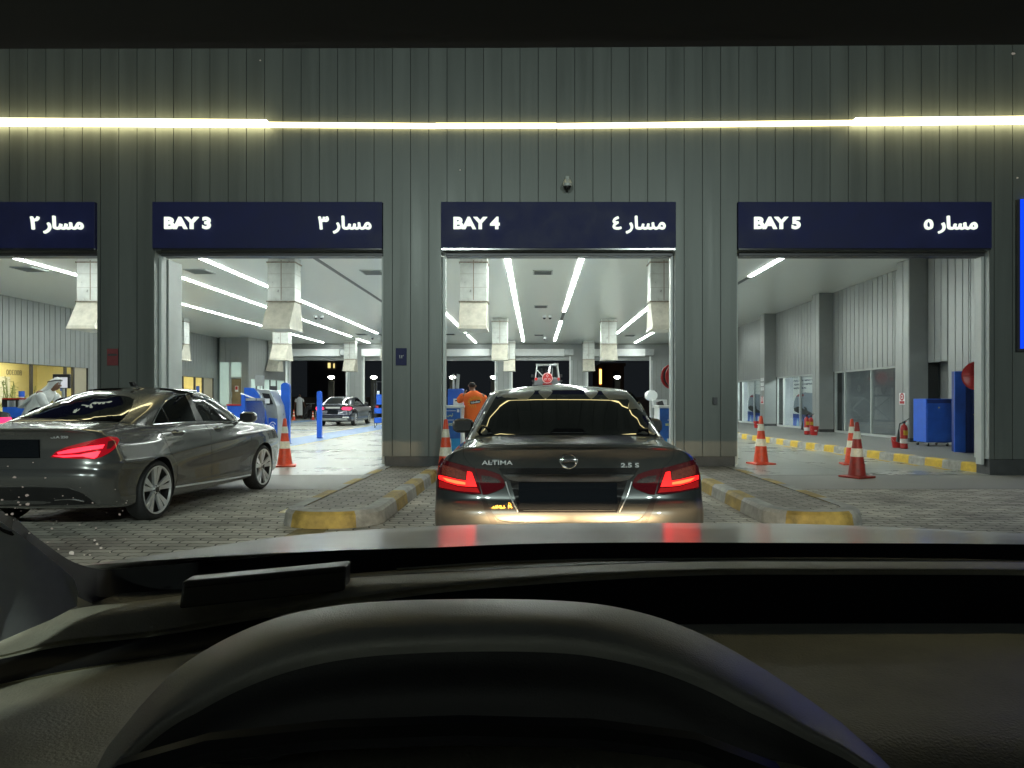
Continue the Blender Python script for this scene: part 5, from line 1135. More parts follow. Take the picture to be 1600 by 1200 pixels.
# lockers, trolley, hose reels
def trolley():
    D = 17.6; t = thing('tool_cabinet', 'low blue cabinet on castors by the wall niche in bay five', 'cabinet', (X(1468, D), D, ZK)); x0, x1 = X(1447, D), X(1484, D); z0, z1 = ZK+.10, Z(623, D)
    b = MB(); b.box(x0, x1+.05, D, D+.6, z0, z1, 'blue', .01); b.build('case', t, world=True)
    b = MB(); b.box(x0+.02, x1+.02, D-.02, D-.001, z0+.04, z1-.13, 'blue', .006); d = b.build('door', t, world=True)
    b = MB(); b.cyl(((x0+x1)/2, D-.02, z1-.22), ((x0+x1)/2, D-.045, z1-.22), .02, 'chrome'); b.build('lock', d, world=True)
    b = MB(); b.box(x0+.03, x1+.02, D-.008, D-.001, z1-.11, z1-.02, 'bluedark'); b.build('recess', t, world=True)
    for xx in (x0+.08, x1-.03):
        for dy in (.06, .54): b = MB(); b.cyl((xx-.015, D+dy, ZK+.042), (xx+.015, D+dy, ZK+.042), .04, 'black', 14); b.box(xx-.02, xx+.02, D+dy-.02, D+dy+.02, ZK+.05, z0, 'steel'); b.build('castor', t, world=True)
trolley()
D = 15.4; t = thing('tall_locker', 'tall open blue metal locker beside the low blue cabinet', 'locker', (9.4, D, ZK)); x0 = X(1491, D); zt = Z(580.5, D); xm = X(1508, D); xr = X(1532, D)
b = MB(); b.box(x0, xm, D-.02, D+.01, ZK+.02, zt, 'blue', .004); b.build('open_door', t, world=True)
b = MB(); b.box(xm+.05, xr, D+.02, D+.06, ZK+.03, zt-.03, 'bluedark'); b.box(xm, xm+.03, D, D+.5, ZK, zt, 'bluedark'); b.box(xr, xr+.03, D, D+.5, ZK, zt, 'bluedark'); b.box(xm+.03, xr, D+.47, D+.5, ZK, zt, 'bluedark'); b.box(xm, xr+.03, D+.0, D+.5, zt, zt+.02, 'bluedark'); b.box(xm+.03, xr, D+.05, D+.46, ZK, ZK+.04, 'bluedark'); b.box(xm+.14, xr, D-.0, D+.02, ZK+.03, zt-.03, 'bluedark'); b.build('case', t, world=True)
b = MB(); b.cyl((xm+.17, D-.02, 1.0), (xm+.17, D+.0, 1.0), .012, 'chrome'); b.build('lock', t, world=True)
def reel(x, y, z, r, label, rz=.6):
    t = thing('hose_reel', label, 'hose reel', (x, y, z), rz, group='red hose reels'); b = MB()
    b.lathe([(.03, 0), (r-.03, .0), (r-.012, -.012), (r, -.02), (r, -.006), (r-.02, .012), (.03, .012)], 'red', axis='y', seg=40); b.lathe([(.03, .14), (r, .14), (r, .16), (.03, .16)], 'red', axis='y', seg=40); b.build('disc', t)
    b = MB(); b.lathe([(.10, .012), (.10, .14)], 'black', axis='y')
    for q in range(4): b.tube([(math.cos(2*PI*i/28)*(r*.82), .03+q*.028, math.sin(2*PI*i/28)*(r*.82)) for i in range(28)], .013, 'black', 6, closed=True)
    b.build('hose', t)
    b = MB()
    for q in range(6): a = q*PI/3; b.tube([(math.cos(a)*.06, -.004, math.sin(a)*.06), (math.cos(a)*(r-.04), -.004, math.sin(a)*(r-.04))], .006, 'red', 5)
    b.cyl((0, -.03, 0), (0, .01, 0), .045, 'steel', 16); b.build('hub', t)
    b = MB(); b.box(-.03, .03, .16, .30, -.03, .03, 'steel'); b.build('bracket', t)
reel(X(1531, 13.3), 13.35, Z(587, 13.3), .275, 'red hose reel above the tall blue locker at the right of bay five', -.75)
reel(X(1057, 13.2), 13.25, Z(588, 13.2), .235, 'red hose reel at the right edge of the bay four opening', .35)

# blue machine, acrylic stand and counter items in bay three
D = 20.8; t = thing('test_machine', 'tall curved blue test machine with a grey screen panel in bay three', 'machine', (X(415, D), D, 0)); x0, x1 = X(389, D), X(437, D)
prof = [(D-.45, .02), (D-.40, .5), (D-.30, 1.0), (D-.12, 1.45), (D+.10, 1.68), (D+.5, 1.70), (D+.5, .02)]
def side(xx, dx, m='blue'): b.prism(prof, m, xx, xx+dx, 'x')
b = MB(); b.prism([(X(388, D), .02), (X(424, D), .02), (X(424, D), .5), (X(420, D), 1.0), (X(411, D), 1.45), (X(403, D), 1.66), (X(388, D), 1.68)], 'blue', D-.30, D-.22, 'y'); b.build('side_panel', t, world=True)
b = MB(); b.prism([(X(425, D), .02), (X(438, D), .02), (X(438, D), .85), (X(436, D), 1.15), (X(425, D), 1.60), (X(404, D), 1.64), (X(413, D), 1.45), (X(421, D), 1.0)], 'steel', D-.20, D+.5, 'y'); b.build('case', t, world=True)
b = MB(); b.prism([(X(414, D), 1.52), (X(425, D), 1.50), (X(431, D), 1.20), (X(421.5, D), 1.18)], 'black', D-.23, D-.205, 'y'); b.box(X(419, D), X(426, D), D-.24, D-.23, 1.22, 1.36, 'paper'); b.build('screen_bay', t, world=True)
b = MB(); b.prism([(X(424, D), .04), (X(437.5, D), .04), (X(437, D), .78), (X(424, D), .80)], 'blue', D-.225, D-.205, 'y'); b.tube([(X(430.5, D)+.10*math.cos(a), D-.23, .52+.16*math.sin(a)) for a in np.linspace(.6, 5.4, 16)], .012, 'paper', 6); b.tube([(X(430.5, D)+.04*math.cos(a), D-.23, .52+.09*math.sin(a)) for a in np.linspace(-2, 2.4, 10)], .012, 'paper', 6); b.build('front_panel', t, world=True)
D = 20.2; t = thing('acrylic_screen', 'clear acrylic panel on a blue post in front of the blue machine', 'screen', (X(398, D), D, 0)); b = MB(); b.box(X(384.5, D), X(413.5, D), D-.01, D+.01, .45, Z(626, D), glass_thin('acrylic', (.70, .72, .74), 2.0, .15)); b.build('panel', t, world=True)
b = MB(); b.box(X(378, D), X(383.8, D), D-.05, D+.05, .01, Z(617, D), 'blue'); b.tube([(X(376, D), D, Z(615, D)), (X(401, D), D, Z(624, D))], .02, 'white'); b.build('post', t, world=True); b = MB(); b.box(X(384.5, D), X(414, D), D-.03, D+.03, Z(626, D), Z(622, D), 'steel'); b.build('top_rail', t, world=True)
D = 21.5; t = thing('display_box', 'small blue display box with a red top edge behind the coupe mirror', 'box', (X(366, D), D, 0)); b = MB(); b.box(X(355, D), X(379, D), D, D+.4, .02, Z(634, D), 'blue'); b.build('case', t, world=True); b = MB(); b.box(X(354, D), X(380, D), D-.02, D+.42, Z(634, D), Z(631.5, D), 'red'); b.box(X(354, D), X(355, D)-.0, D-.02, D, .02, Z(634, D), 'paper'); b.build('top_edge', t, world=True)
D = 23; t = thing('notice_board', 'grey framed notice board standing above the blue machine', 'notice board', (X(406, D), D, 0)); b = MB(); b.box(X(398.5, D), X(413, D), D, D+.03, Z(603, D), Z(586, D), 'steel'); b.build('board', t, world=True); b = MB(); b.cyl((X(406, D), D+.04, .01), (X(406, D), D+.04, Z(600, D)), .02, 'steel'); b.build('pole', t, world=True)
D = 24.5; t = thing('computer_monitor', 'monitor with a lit screen between the blue machine and the wide blue post', 'monitor', (X(435, D), D, 0)); b = MB(); b.box(X(432, D), X(444, D), D, D+.05, Z(618, D), Z(610, D), emit('monitor_glow', (.55, .75, .85), .8)); b.build('screen', t, world=True); b = MB(); b.box(X(433, D), X(443, D), D+.02, D+.6, .02, Z(622, D), 'white', .02); b.build('pedestal', t, world=True); b = MB(); b.box(X(419, D), X(431, D), D+.1, D+.14, Z(613, D), Z(603, D), 'darksteel'); b.build('second_screen', t, world=True)
D = 22.5; t = thing('steel_pole', 'thin white pole rising behind the wide blue post', 'pole', (X(448, D), D, 0)); b = MB(); b.cyl((X(447.6, 34), 34, .01), (X(447.6, 34), 34, HC-.01), .045, 'white'); b.build('pole', t, world=True)

# counters in bay four (posters on the front)
pb = mat('poster_blue', (.015, .11, .42), .45, noise=(3, .35)); pb2 = mat('poster_cyan', (.02, .25, .55), .45, noise=(2, .3)); ylw = mat('poster_yellow_green', (.62, .66, .25), .5)
def counter(x0, x1, D, label, l1, l2, c):
    t = thing('service_counter', label, 'counter', ((x0+x1)/2, D, 0)); zt = Z(633.5, D)
    b = MB(); b.box(x0+.01, x1, D+.03, D+.75, .02, zt-.05, 'white', .01); b.build('case', t, world=True); b = MB(); b.box(x0-.03, x1+.06, D-.03, D+.8, zt-.05, zt, 'white', .01); b.build('worktop', t, world=True)
    b = MB(); b.box(x0, x1-.03, D+.005, D+.029, .12, zt-.06, pb); o = b.build('front_poster', t, world=True)
    b = MB(); b.box(x0+.12, x1-.035, D-.0, D+.004, .13, .52, pb2); b.prism([(x0+.16, .14), (x0+.24, .14), (x0+.22, .52), (x0+.15, .52)], 'paper', D-.006, D-.001, 'y'); b.build('poster_lower', o, world=True)
    b = MB(); text_mb(l1, c-.02, c+.10, zt-.24, zt-.16, ylw, y=D, depth=.004, off=.02, mb=b); text_mb(l2, c-.12, c+.16, zt-.42, zt-.37, ylw, y=D, depth=.004, off=.03, mb=b)
    b.box(c-.04, c+.16, D-.003, D+.002, zt-.115, zt-.105, 'paper'); b.box(c-.08, c+.12, D-.003, D+.002, zt-.305, zt-.295, 'paper'); b.box(x1-.10, x1-.05, D-.003, D+.002, zt-.14, zt-.08, 'paper'); b.build('lettering', o, world=True)
    return t, zt
D = 14.6; t, zc_ = counter(X(688, D), X(721.5, D), D, 'blue poster-fronted counter with white top at the left of bay four', '\uFEB2\uFEF4\uFEDF', 'INVENTORY', X(700, D))
t, _ = counter(X(1031, D), X(1070, D), D, 'blue poster-fronted counter with white top at the right of bay four', '\uFE8E\uFEBF\uFEAE\uFECB', 'BEST WASH', X(1049, D))
D = 14.9; t = thing('payment_terminal', 'blue terminal box standing on the left counter of bay four', 'terminal', (X(711, D), D, zc_)); b = MB(); b.box(X(699.5, D), X(723, D), D, D+.35, zc_+.002, Z(607.5, D), 'blue', .02); b.build('case', t, world=True)
b = MB(); b.box(X(709, D), X(724, D), D-.10, D-.002, zc_+.002, Z(623, D), 'paper', .01); b.box(X(712, D), X(716, D), D-.104, D-.1, Z(627, D), Z(625, D), 'black'); b.build('printer', t, world=True)
b = MB(); b.tube([(X(708, D), D+.1, Z(608, D)), (X(707.2, D), D+.1, Z(584.5, D))], .022, 'white'); b.build('pole', t, world=True); b = MB(); b.prism([(X(711.5, D), Z(607, D)), (X(716.5, D), Z(607, D)), (X(718.2, D), Z(585, D)), (X(713, D), Z(584, D))], 'steel', D+.05, D+.08, 'y'); b.build('tablet', t, world=True)
D = 15.0; t = thing('card_reader', 'dark card reader with papers on the right counter of bay four', 'card reader', (X(1032, D), D, zc_)); b = MB(); b.prism([(X(1027, D), zc_+.002), (X(1037, D), zc_+.002), (X(1034.5, D), zc_+.10), (X(1027, D), zc_+.07)], 'darksteel', D-.05, D+.1, 'y'); b.build('case', t, world=True)
b = MB(); b.box(X(1022, D), X(1044, D), D+.12, D+.3, zc_+.002, zc_+.12, 'paper', .01); b.build('paper_tray', t, world=True)
D = 19.5; t = thing('headlight_tester', 'pale round headlight tester on a stand at the right of bay four', 'tester', (X(1016, D), D, 0)); b = MB(); b.cyl((X(1017, D), D-.25, Z(618, D)), (X(1017, D), D+.2, Z(618, D)), .14, 'white', 24); b.build('lens_housing', t, world=True); b = MB(); b.cyl((X(1018, D), D, .01), (X(1018, D), D, Z(622, D)), .03, 'steel'); b.box(X(1018, D)-.25, X(1018, D)+.25, D-.2, D+.2, .01, .08, 'steel'); b.build('stand', t, world=True); b = MB(); b.tube([(X(1019, D), D, Z(617, D)), (X(1025, D), D-.05, Z(611, D))], .03, 'black'); b.build('handle', t, world=True)
# blue rack cart at the right of bay three
D = 33.5; t = thing('service_cart', 'blue shelved service cart at the right edge of the bay three opening', 'cart', (X(592, D), D, 0)); x0, x1 = X(585, D), X(598, D)
b = MB()
for xx in (x0, x1):
    for dy in (0, .5): b.box(xx-.015, xx+.015, D+dy-.015, D+dy+.015, .10, Z(596, D), 'darksteel')
b.box(x0, x1, D-.015, D+.015, Z(597, D), Z(596, D), 'darksteel'); b.build('frame', t, world=True)
b = MB(); b.box(X(588, D), x1, D-.02, D+.5, Z(632, D), Z(616, D), 'blue'); b.build('top_box', t, world=True); b = MB()
for zz in (.25, .70): b.box(x0, x1, D-.02, D+.52, zz, zz+.25, 'blue')
b.build('drawer', t, world=True); b = MB()
for xx in (x0+.03, x1-.03): b.cyl((xx-.02, D, .055), (xx+.02, D, .055), .05, 'black', 12)
b.build('castor', t, world=True)
b = MB(); b.box(X(589, D), X(592, D), D, D+.15, Z(616, D), Z(611, D), 'paper'); b.box(x0+.05, x0+.2, D+.0, D+.1, .96, 1.06, 'red'); b.build('contents', t, world=True)
# table with monitor in bay two, seen over the coupe
D = 15.5; t = thing('computer_monitor', 'dark framed monitor beside the man in the white headdress', 'monitor', (X(95, D), D, .9)); b = MB(); b.box(X(82, D), X(109, D), D, D+.05, Z(607, D), Z(584.5, D), 'black', .01); b.build('casing', t, world=True); b = MB(); b.box(X(84.5, D), X(105.5, D), D-.006, D-.001, Z(606, D), Z(589.5, D), mat('grey_screen', (.36, .35, .38), .3, es=.2, ec=(.7, .7, .75))); b.build('screen', t, world=True); b = MB(); b.cyl((X(95, D), D+.08, .01), (X(95, D), D+.08, Z(600, D)), .03, 'steel'); b.build('stand', t, world=True)
D = 16.5; t = thing('product_rack', 'low rack of bottles with a red top edge in bay two', 'rack', (X(25, D), D, 0)); x0, x1 = X(3, D), X(50, D); b = MB(); b.box(x0, x1, D+.02, D+.4, .02, Z(636, D), 'blue'); b.box(x0, x1, D, D+.4, Z(624, D), Z(622, D), 'red'); b.box(x0, x0+.03, D, D+.4, Z(636, D), Z(624, D), 'darksteel'); b.box(x0, x1, D+.35, D+.4, Z(636, D), Z(624, D), 'darksteel'); b.build('frame', t, world=True)
b = MB(); rnd = random.Random(3)
for i in range(12): xx = x0+.06+i*(x1-x0-.1)/12; b.cyl((xx, D+.12, Z(636, D)), (xx, D+.12, Z(626, D)), .022, ('paper', 'black', 'steel')[rnd.randint(0, 2)], 10)
b.build('bottles', t, world=True); b = MB(); b.cyl((X(29, D), D+.1, Z(632, D)), (X(29, D), D+.1, Z(620, D)), .05, 'paper', 16); b.cyl((X(29, D), D+.1, Z(620, D)), (X(29, D), D+.1, Z(611, D)), .062, 'blue', 16); b.build('dispenser', t, world=True)
# bamboo behind the office glass
def bamboo(y, h, n, label, seed):
    t = thing('bamboo_plant', label, 'plant', (XL-.9, y, .05), group='bamboo plants behind the lit windows'); rn = random.Random(seed); st_ = MB(); lf = MB()
    for k in range(n):
        x, dy = rn.uniform(-.3, .3), rn.uniform(-.35, .35); bx, by = rn.uniform(-.25, .25), rn.uniform(-.3, .3); hh = h*rn.uniform(.75, 1)
        st_.tube([(x, dy, .3), (x+bx*.4, dy+by*.4, .3+hh*.5), (x+bx, dy+by, hh)], .012, 'stem', 5)
        for q in range(26):
            u = rn.uniform(.25, 1); c = Vector((x+bx*u, dy+by*u, .3+(hh-.3)*u)); a = rn.uniform(0, 2*PI); l = rn.uniform(.14, .26); d = Vector((math.cos(a), math.sin(a), rn.uniform(-.5, .5)))*l; s_ = Vector((-math.sin(a), math.cos(a), 0))*.022
            lf.add([c, c+d*.5+s_, c+d, c+d*.5-s_], [(0, 1, 2, 3)], 'leaf')
    st_.build('stem', t, recalc=False); lf.build('leaf', t, recalc=False); b = MB(); b.lathe([(.18, 0), (.24, .35), (.22, .35), (.2, .30)], 'darksteel'); b.build('pot', t)
for y, h, n, lb in ((28.4*.97, 2.25, 9, 'tall bamboo under the mirrored number on the lit window'), (28.6, 1.75, 7, 'lower bamboo right of the mirrored number'), (26.3, 1.3, 6, 'short bamboo at the left edge of the lit window'), (29.7, 2.0, 6, 'bamboo behind the man in the white headdress'), (40.6, 2.1, 7, 'bamboo in the far lit window seen through bay three')): bamboo(y, h, n, lb, int(y*10))

# ================================================================== night scene beyond the hall
def lamp_pillar(px, D, label):
    x = X(px, D); zt = Z(593, D); t = thing('lamp_pillar', label, 'lamp', (x, D, 0), group='boundary pillars with lit lamps'); b = MB(); b.box(x-.21, x+.21, D, D+.42, 0, zt, mat('pillar_render', (.30, .29, .25), .8) if 'pillar_render' not in bpy.data.materials else bpy.data.materials['pillar_render'], .01); b.build('pillar', t, world=True)
    b = MB(); b.lathe([(.06, 0), (.24, .12), (.26, .20), (.10, .26)], M['lampglass'], c=(x, D+.21, zt+.04)); b.build('lamp_glass', t, world=True); b = MB(); b.box(x-.26, x+.26, D-.04, D+.46, zt, zt+.035, 'jamb'); b.build('cap', t, world=True)
M['lampglass'] = emit('lamp_globe', (1, .98, .90), 9.)
for px, lb in ((516.5, 'lit lamp pillar outside the rear doorway above the dark blue saloon'), (583, 'lit lamp pillar at the right of the rear doorway in bay three'), (706.5, 'lit lamp pillar behind the tablet in bay four'), (771, 'lit lamp pillar right of the orange shirted worker'), (965, 'lit lamp pillar in the rear doorway right of the raised car')): lamp_pillar(px, 58, lb)
def block(px0, px1, top, D, label, wins, col, lit=None):
    t = thing('distant_building', label, 'building', (X((px0+px1)/2, D), D, 0)); m = mat('night_wall', col, .85, noise=(.3, .2)); b = MB(); b.box(X(px0, D), X(px1, D), D, D+10, 0, Z(top, D), m); b.box(X(px0, D)-.2, X(px1, D)+.2, D-.2, D+10, Z(top, D), Z(top, D)+.4, m); b.build('wall', t, world=True)
    for (a, c, e, f, on) in wins:
        b = MB(); xx0, xx1, zz0, zz1 = X(a, D), X(c, D), Z(f, D), Z(e, D); b.box(xx0, xx1, D-.08, D-.01, zz0, zz1, on)
        if lit == 'arch': b.prism([((xx0+xx1)/2+(xx1-xx0)/2*math.cos(q), zz1+(xx1-xx0)/2*math.sin(q)) for q in np.linspace(0, PI, 10)], on, D-.08, D-.01, 'y')
        b.build('window', t, world=True)
dimw = mat('unlit_window', (.02, .02, .025), .3); lw = mat('dim_lit_window', (.3, .25, .1), .5, es=.35, ec=(1, .8, .3)); fl = mat('floodlit_strip', (.5, .3, .1), .5, es=1.6, ec=(1, .45, .1))
block(941, 975, 572, 92, 'dim sandstone building with an arched window seen through the rear of bay four', [(957, 966, 584, 606, dimw)], (.16, .11, .08), 'arch')
block(936, 940.4, 575, 91, 'narrow orange floodlit pier beside the dim sandstone building', [(936.5, 939.8, 577, 600, fl)], (.3, .17, .08))
block(480, 545, 545, 100, 'dark apartment block with two lit windows behind the rear doorway of bay three', [(512.5, 516.5, 567, 575, lw), (521, 523, 568, 575, lw)], (.14, .13, .14))
0 and block(770, 830, 560, 110, 'dark brown building left of the raised off-road car', [(786, 796, 585, 600, dimw)], (.05, .025, .02))
bt_ = thing('boundary_wall', 'low dark boundary wall beyond the rear doorways', 'wall', (0, 59, 0)); b = MB(); b.box(-40, 40, 58.5, 58.7, 0, 1.6, mat('dark_wall', (.06, .05, .045), .9, noise=(1, .2))); b.build('wall', bt_, world=True)
for px, D, lb, c in ((890-30, 57, '', 0),): pass
t = thing('parked_motorcycle', 'dark motorcycle parked outside beside the man in the long robe', 'motorcycle', (X(478, 50), 50, 0)); x = X(478, 50); b = MB()
for dy in (-.1, 1.2): b.tube([(x, 50+dy+.30*math.cos(a), .32+.30*math.sin(a)) for a in np.linspace(0, 2*PI, 20)[:-1]], .05, 'rubber', 6, closed=True)
b.build('wheel', t, world=True); b = MB(); b.tube([(x, 49.9, .35), (x, 50.2, .75), (x, 50.8, .80), (x, 51.1, 1.05)], [.05, .14, .17, .06], 'darksteel', 10); b.tube([(x-.32, 51.0, 1.08), (x+.32, 51.0, 1.08)], .02, 'steel'); b.build('body', t, world=True)

# street lamps behind the camera: they light the forecourt and show as paired glints in the paint
for x, y, lb in ((-4.2, -11, 'street lamp with twin heads behind the camera on the left'), (6.5, -12.5, 'street lamp with twin heads behind the camera on the right')):
    t = thing('street_lamp', lb, 'street lamp', (x, y, 0), group='street lamps behind the camera'); b = MB(); b.cyl((x, y, 0), (x, y, 8.2), .09, 'steel', 16, r2=.05); b.box(x-.9, x+.9, y-.03, y+.03, 8.1, 8.16, 'steel'); b.build('pole', t, world=True)
    for s in (-1, 1):
        b = MB(); b.box(x+s*.65-.2, x+s*.65+.2, y-.12, y+.25, 8.0, 8.1, 'steel', .01); h = b.build('lamp_head', t, world=True)
        l = bpy.data.lights.new('street_light', 'AREA'); l.shape = 'RECTANGLE'; l.size = .34; l.size_y = .3; l.energy = 290; l.color = (.86, 1, .93); lo_ = bpy.data.objects.new('street_light', l); COL.objects.link(lo_); lo_.location = (x+s*.65, y+.1, 7.97); lo_.rotation_euler = (math.radians(42), 0, 0)
# ================================================================== people
def skin_mesh(verts, edges, radii, sub=2):
    """one continuous surface grown round a skeleton: verts, edges, (rx, ry) radii; vertex 0 is the root"""
    me = bpy.data.meshes.new('s'); me.from_pydata([tuple(v) for v in verts], edges, []); o = bpy.data.objects.new('s', me); COL.objects.link(o)
    md = o.modifiers.new('skin', 'SKIN'); md.use_smooth_shade = True
    for i, r in enumerate(radii): me.skin_vertices[0].data[i].radius = r if isinstance(r, tuple) else (r, r); me.skin_vertices[0].data[i].use_root = (i == 0)
    s = o.modifiers.new('sub', 'SUBSURF'); s.levels = sub; s.render_levels = sub
    m2 = bpy.data.meshes.new_from_object(o.evaluated_get(bpy.context.evaluated_depsgraph_get())); bpy.data.objects.remove(o)
    vs = [v.co.copy() for v in m2.vertices]; fs = [list(p.vertices) for p in m2.polygons]; bpy.data.meshes.remove(m2); return vs, fs
def person(label, loc, rz, J, skinm='skin', hair=True, height=1.72):
    """J: joint positions (dictionary, metres, person facing +y); returns root. One continuous body with head, hands and fingers."""
    t = thing('person', label, 'person', loc, rz)
    V = []; E_ = []; Rr = []
    def add(p, r, par=None): V.append(Vector(p)); Rr.append(r); (E_.append((par, len(V)-1)) if par is not None else None); return len(V)-1
    pel = add(J['pelvis'], (.15, .11)); sp = add(J['spine'], (.135, .10), pel); ch = add(J['chest'], (.165, .115), sp); nk = add(J['neck'], .052, ch); h0 = add(J['head']+Vector((0, .005, -.07)), (.062, .072), nk); h1 = add(J['head'], (.074, .094), h0); h2 = add(J['head']+Vector((0, -.01, .075)), (.055, .068), h1)
    hv = []
    for s, k in ((-1, 'l'), (1, 'r')):
        sh = add(J['sh'+k], .055, ch); el = add(J['el'+k], .042, sh); wr = add(J['wr'+k], .027, el); d = (J['wr'+k]-J['el'+k]).normalized(); pm = add(J['wr'+k]+d*.06, (.038, .018), wr); sd = d.cross(Vector((0, 1, 0)))
        sd = Vector((0, 1, 0)) if sd.length < .2 else Vector((0, 1, 0))-d*d.y; sd.normalize()
        for q, l in ((-.032, .060), (-.011, .072), (.011, .068), (.032, .055)):
            f1 = add(V[pm]+d*.035+sd*q, .009, pm); f2 = add(V[f1]+d*l*.55+Vector((0, .008, -.004)), .0085, f1); add(V[f2]+d*l*.4+Vector((0, .014, -.006)), .007, f2)
        th = add(V[wr]+d*.03+sd*.038, .011, wr); add(V[th]+d*.035+sd*.02, .009, th)
        hp = add(J['hip'+k], .085, pel); kn = add(J['kn'+k], .058, hp); an = add(J['an'+k], .038, kn); ft = add(J['an'+k]+Vector((0, .05, -.05)), (.042, .032), an); add(J['an'+k]+Vector((0, .17, -.06)), (.04, .022), ft)
    vs, fs = skin_mesh(V, E_, Rr); b = MB(); b.add(vs, fs, skinm, True)
    hd = J['head']; b.ball(hd+Vector((0, .098, -.018)), .014, skinm, 2, (1, 1.2, 1.5))
    for s in (-1, 1): b.ball(hd+Vector((s*.03, .084, .012)), .010, 'paper', 2); b.ball(hd+Vector((s*.03, .092, .012)), .005, 'black', 1); b.ball(hd+Vector((s*.079, 0, -.01)), .02, skinm, 2, (.4, .8, 1.3))
    b.ball(hd+Vector((0, .088, -.055)), .02, mat('lips', (.16, .05, .04), .5) if 'lips' not in bpy.data.materials else bpy.data.materials['lips'], 2, (1.1, .35, .3)); b.build('body', t, recalc=False)
    if hair:
        vs, fs = skin_mesh([hd+Vector((0, -.02, .055)), hd+Vector((0, -.05, .0)), hd+Vector((0, -.045, -.04))], [(0, 1), (1, 2)], [(.078, .086), (.078, .06), (.062, .045)]); b = MB(); b.add(vs, fs, 'hair', True); b.build('hair', t, recalc=False)
    return t
def joints(**k):
    J = dict(pelvis=(0, 0, .93), spine=(0, 0, 1.10), chest=(0, 0, 1.32), neck=(0, .01, 1.48), head=(0, .03, 1.61), shl=(-.18, 0, 1.41), shr=(.18, 0, 1.41), ell=(-.25, 0, 1.13), elr=(.25, 0, 1.13), wrl=(-.26, .05, .88), wrr=(.26, .05, .88), hipl=(-.09, 0, .88), hipr=(.09, 0, .88), knl=(-.10, .02, .48), knr=(.10, .02, .48), anl=(-.10, 0, .09), anr=(.10, 0, .09)); J.update(k); return {a: Vector(v) for a, v in J.items()}
def garment(t, V, E_, R_, m, name, extra=None):
    vs, fs = skin_mesh([Vector(v) for v in V], E_, R_); b = MB(); b.add(vs, fs, m, True)
    return b.build(name, t, recalc=False)
def robe(t, J, m, hem=.12, sway=0, width=.24):
    b = MB(); rings = []
    for z, rx, ry, cx, cy in ((hem, width, .19, 0, sway), (hem+.25, width-.005, .18, 0, sway*.7), (.62, width-.02, .165, 0, sway*.3), (.92, .195, .155, 0, 0), (1.12, .185, .14, 0, 0), (1.30, .205, .135, 0, 0), (1.41, .19, .11, 0, 0), (1.46, .10, .08, 0, .0), (1.50, .062, .062, 0, .01)):
        rings.append([(cx+rx*math.cos(a)*(1+.05*math.sin(7*a+z*3)*(1.3-z)), cy+ry*math.sin(a)*(1+.06*math.sin(5*a+z*4)*(1.3-z)), z) for a in [2*PI*i/28 for i in range(28)]])
    b.loft(rings, m); b.build('robe', t)
    for k in ('l', 'r'): garment(t, [J['sh'+k], J['el'+k], J['el'+k]*.25+J['wr'+k]*.75 if m is not None else J['wr'+k]], [(0, 1), (1, 2)], [.088, .072, .06], m, 'sleeve')
# walker in a long white robe, seen from behind
J = joints(wrl=(-.33, .02, .88), ell=(-.29, -.02, 1.13), wrr=(.32, .12, .90), elr=(.28, .0, 1.14), anl=(-.09, -.16, .12), anr=(.09, .16, .09), knl=(-.09, .0, .48), knr=(.09, .12, .48))
t = person('man in a long white robe walking away through the rear doorway', (X(468, 51), 51, 0), 0, J); 
b = MB(); rings = []
for z, rx, ry, cy in ((.24, .20, .20, -.02), (.42, .21, .19, -.01), (.62, .205, .17, 0), (.92, .205, .155, 0), (1.12, .20, .14, 0), (1.30, .215, .135, 0), (1.42, .19, .11, 0), (1.475, .09, .075, 0), (1.505, .064, .062, .005)):
    rings.append([(rx*math.cos(a)*(1+.04*math.sin(7*a+z*3)), cy+ry*math.sin(a)*(1+.05*math.sin(5*a+z*4)), z) for a in [2*PI*i/28 for i in range(28)]])
b.loft(rings, 'cloth_white'); b.build('robe', t)
for k in ('l', 'r'): garment(t, [J['sh'+k]+Vector((0, 0, -.01)), (J['sh'+k]+J['el'+k])/2, J['el'+k]], [(0, 1), (1, 2)], [.095, .085, .085], 'cloth_white', 'sleeve')
t.scale = (1.04, 1.04, 1.04)
# worker in an orange shirt, seen from behind, left hand raised to the machine
J = joints(shl=(-.19, 0, 1.42), ell=(-.36, .22, 1.22), wrl=(-.22, .40, 1.42), shr=(.19, 0, 1.42), elr=(.27, .12, 1.17), wrr=(.20, .36, 1.10), head=(-.03, .08, 1.615), neck=(-.01, .03, 1.49))
D = 14.75; t = person('worker in an orange shirt leaning at the left counter of bay four, seen from behind', (X(740, D), D, 0), .10, J)
b = MB(); rings = []
for z, rx, ry in ((.80, .19, .15), (.95, .195, .155), (1.10, .19, .145), (1.25, .205, .14), (1.36, .225, .135), (1.43, .20, .115), (1.475, .11, .085), (1.505, .068, .07)):
    rings.append([(rx*math.cos(a)*(1+.03*math.sin(6*a+z*9)), ry*math.sin(a)*(1+.04*math.sin(5*a+z*14)), z) for a in [2*PI*i/36 for i in range(36)]])
b.loft(rings, 'cloth_orange'); sh = b.build('shirt', t)
for k in ('l', 'r'): garment(t, [J['sh'+k], (J['sh'+k]+J['el'+k])/2, J['el'+k]*.9+J['sh'+k]*.1], [(0, 1), (1, 2)], [.085, .082, .078], 'cloth_orange', 'sleeve')
b = MB(); sb = M['cloth_dark']; rot = Matrix.Translation((.03, -.148, 1.27)) @ Matrix.Rotation(-.16, 4, 'Y')
bx = MB(); bx.box(-.105, .105, -.006, .004, -.032, .032, 'seam'); b.add([rot @ Vector(v) for v in bx.v], bx.f, 'seam'); text_mb('Valvoline', -.092, .092, -.02, .022, 'paper', y=-.007, depth=.002, off=.02, mtx=rot, mb=b)
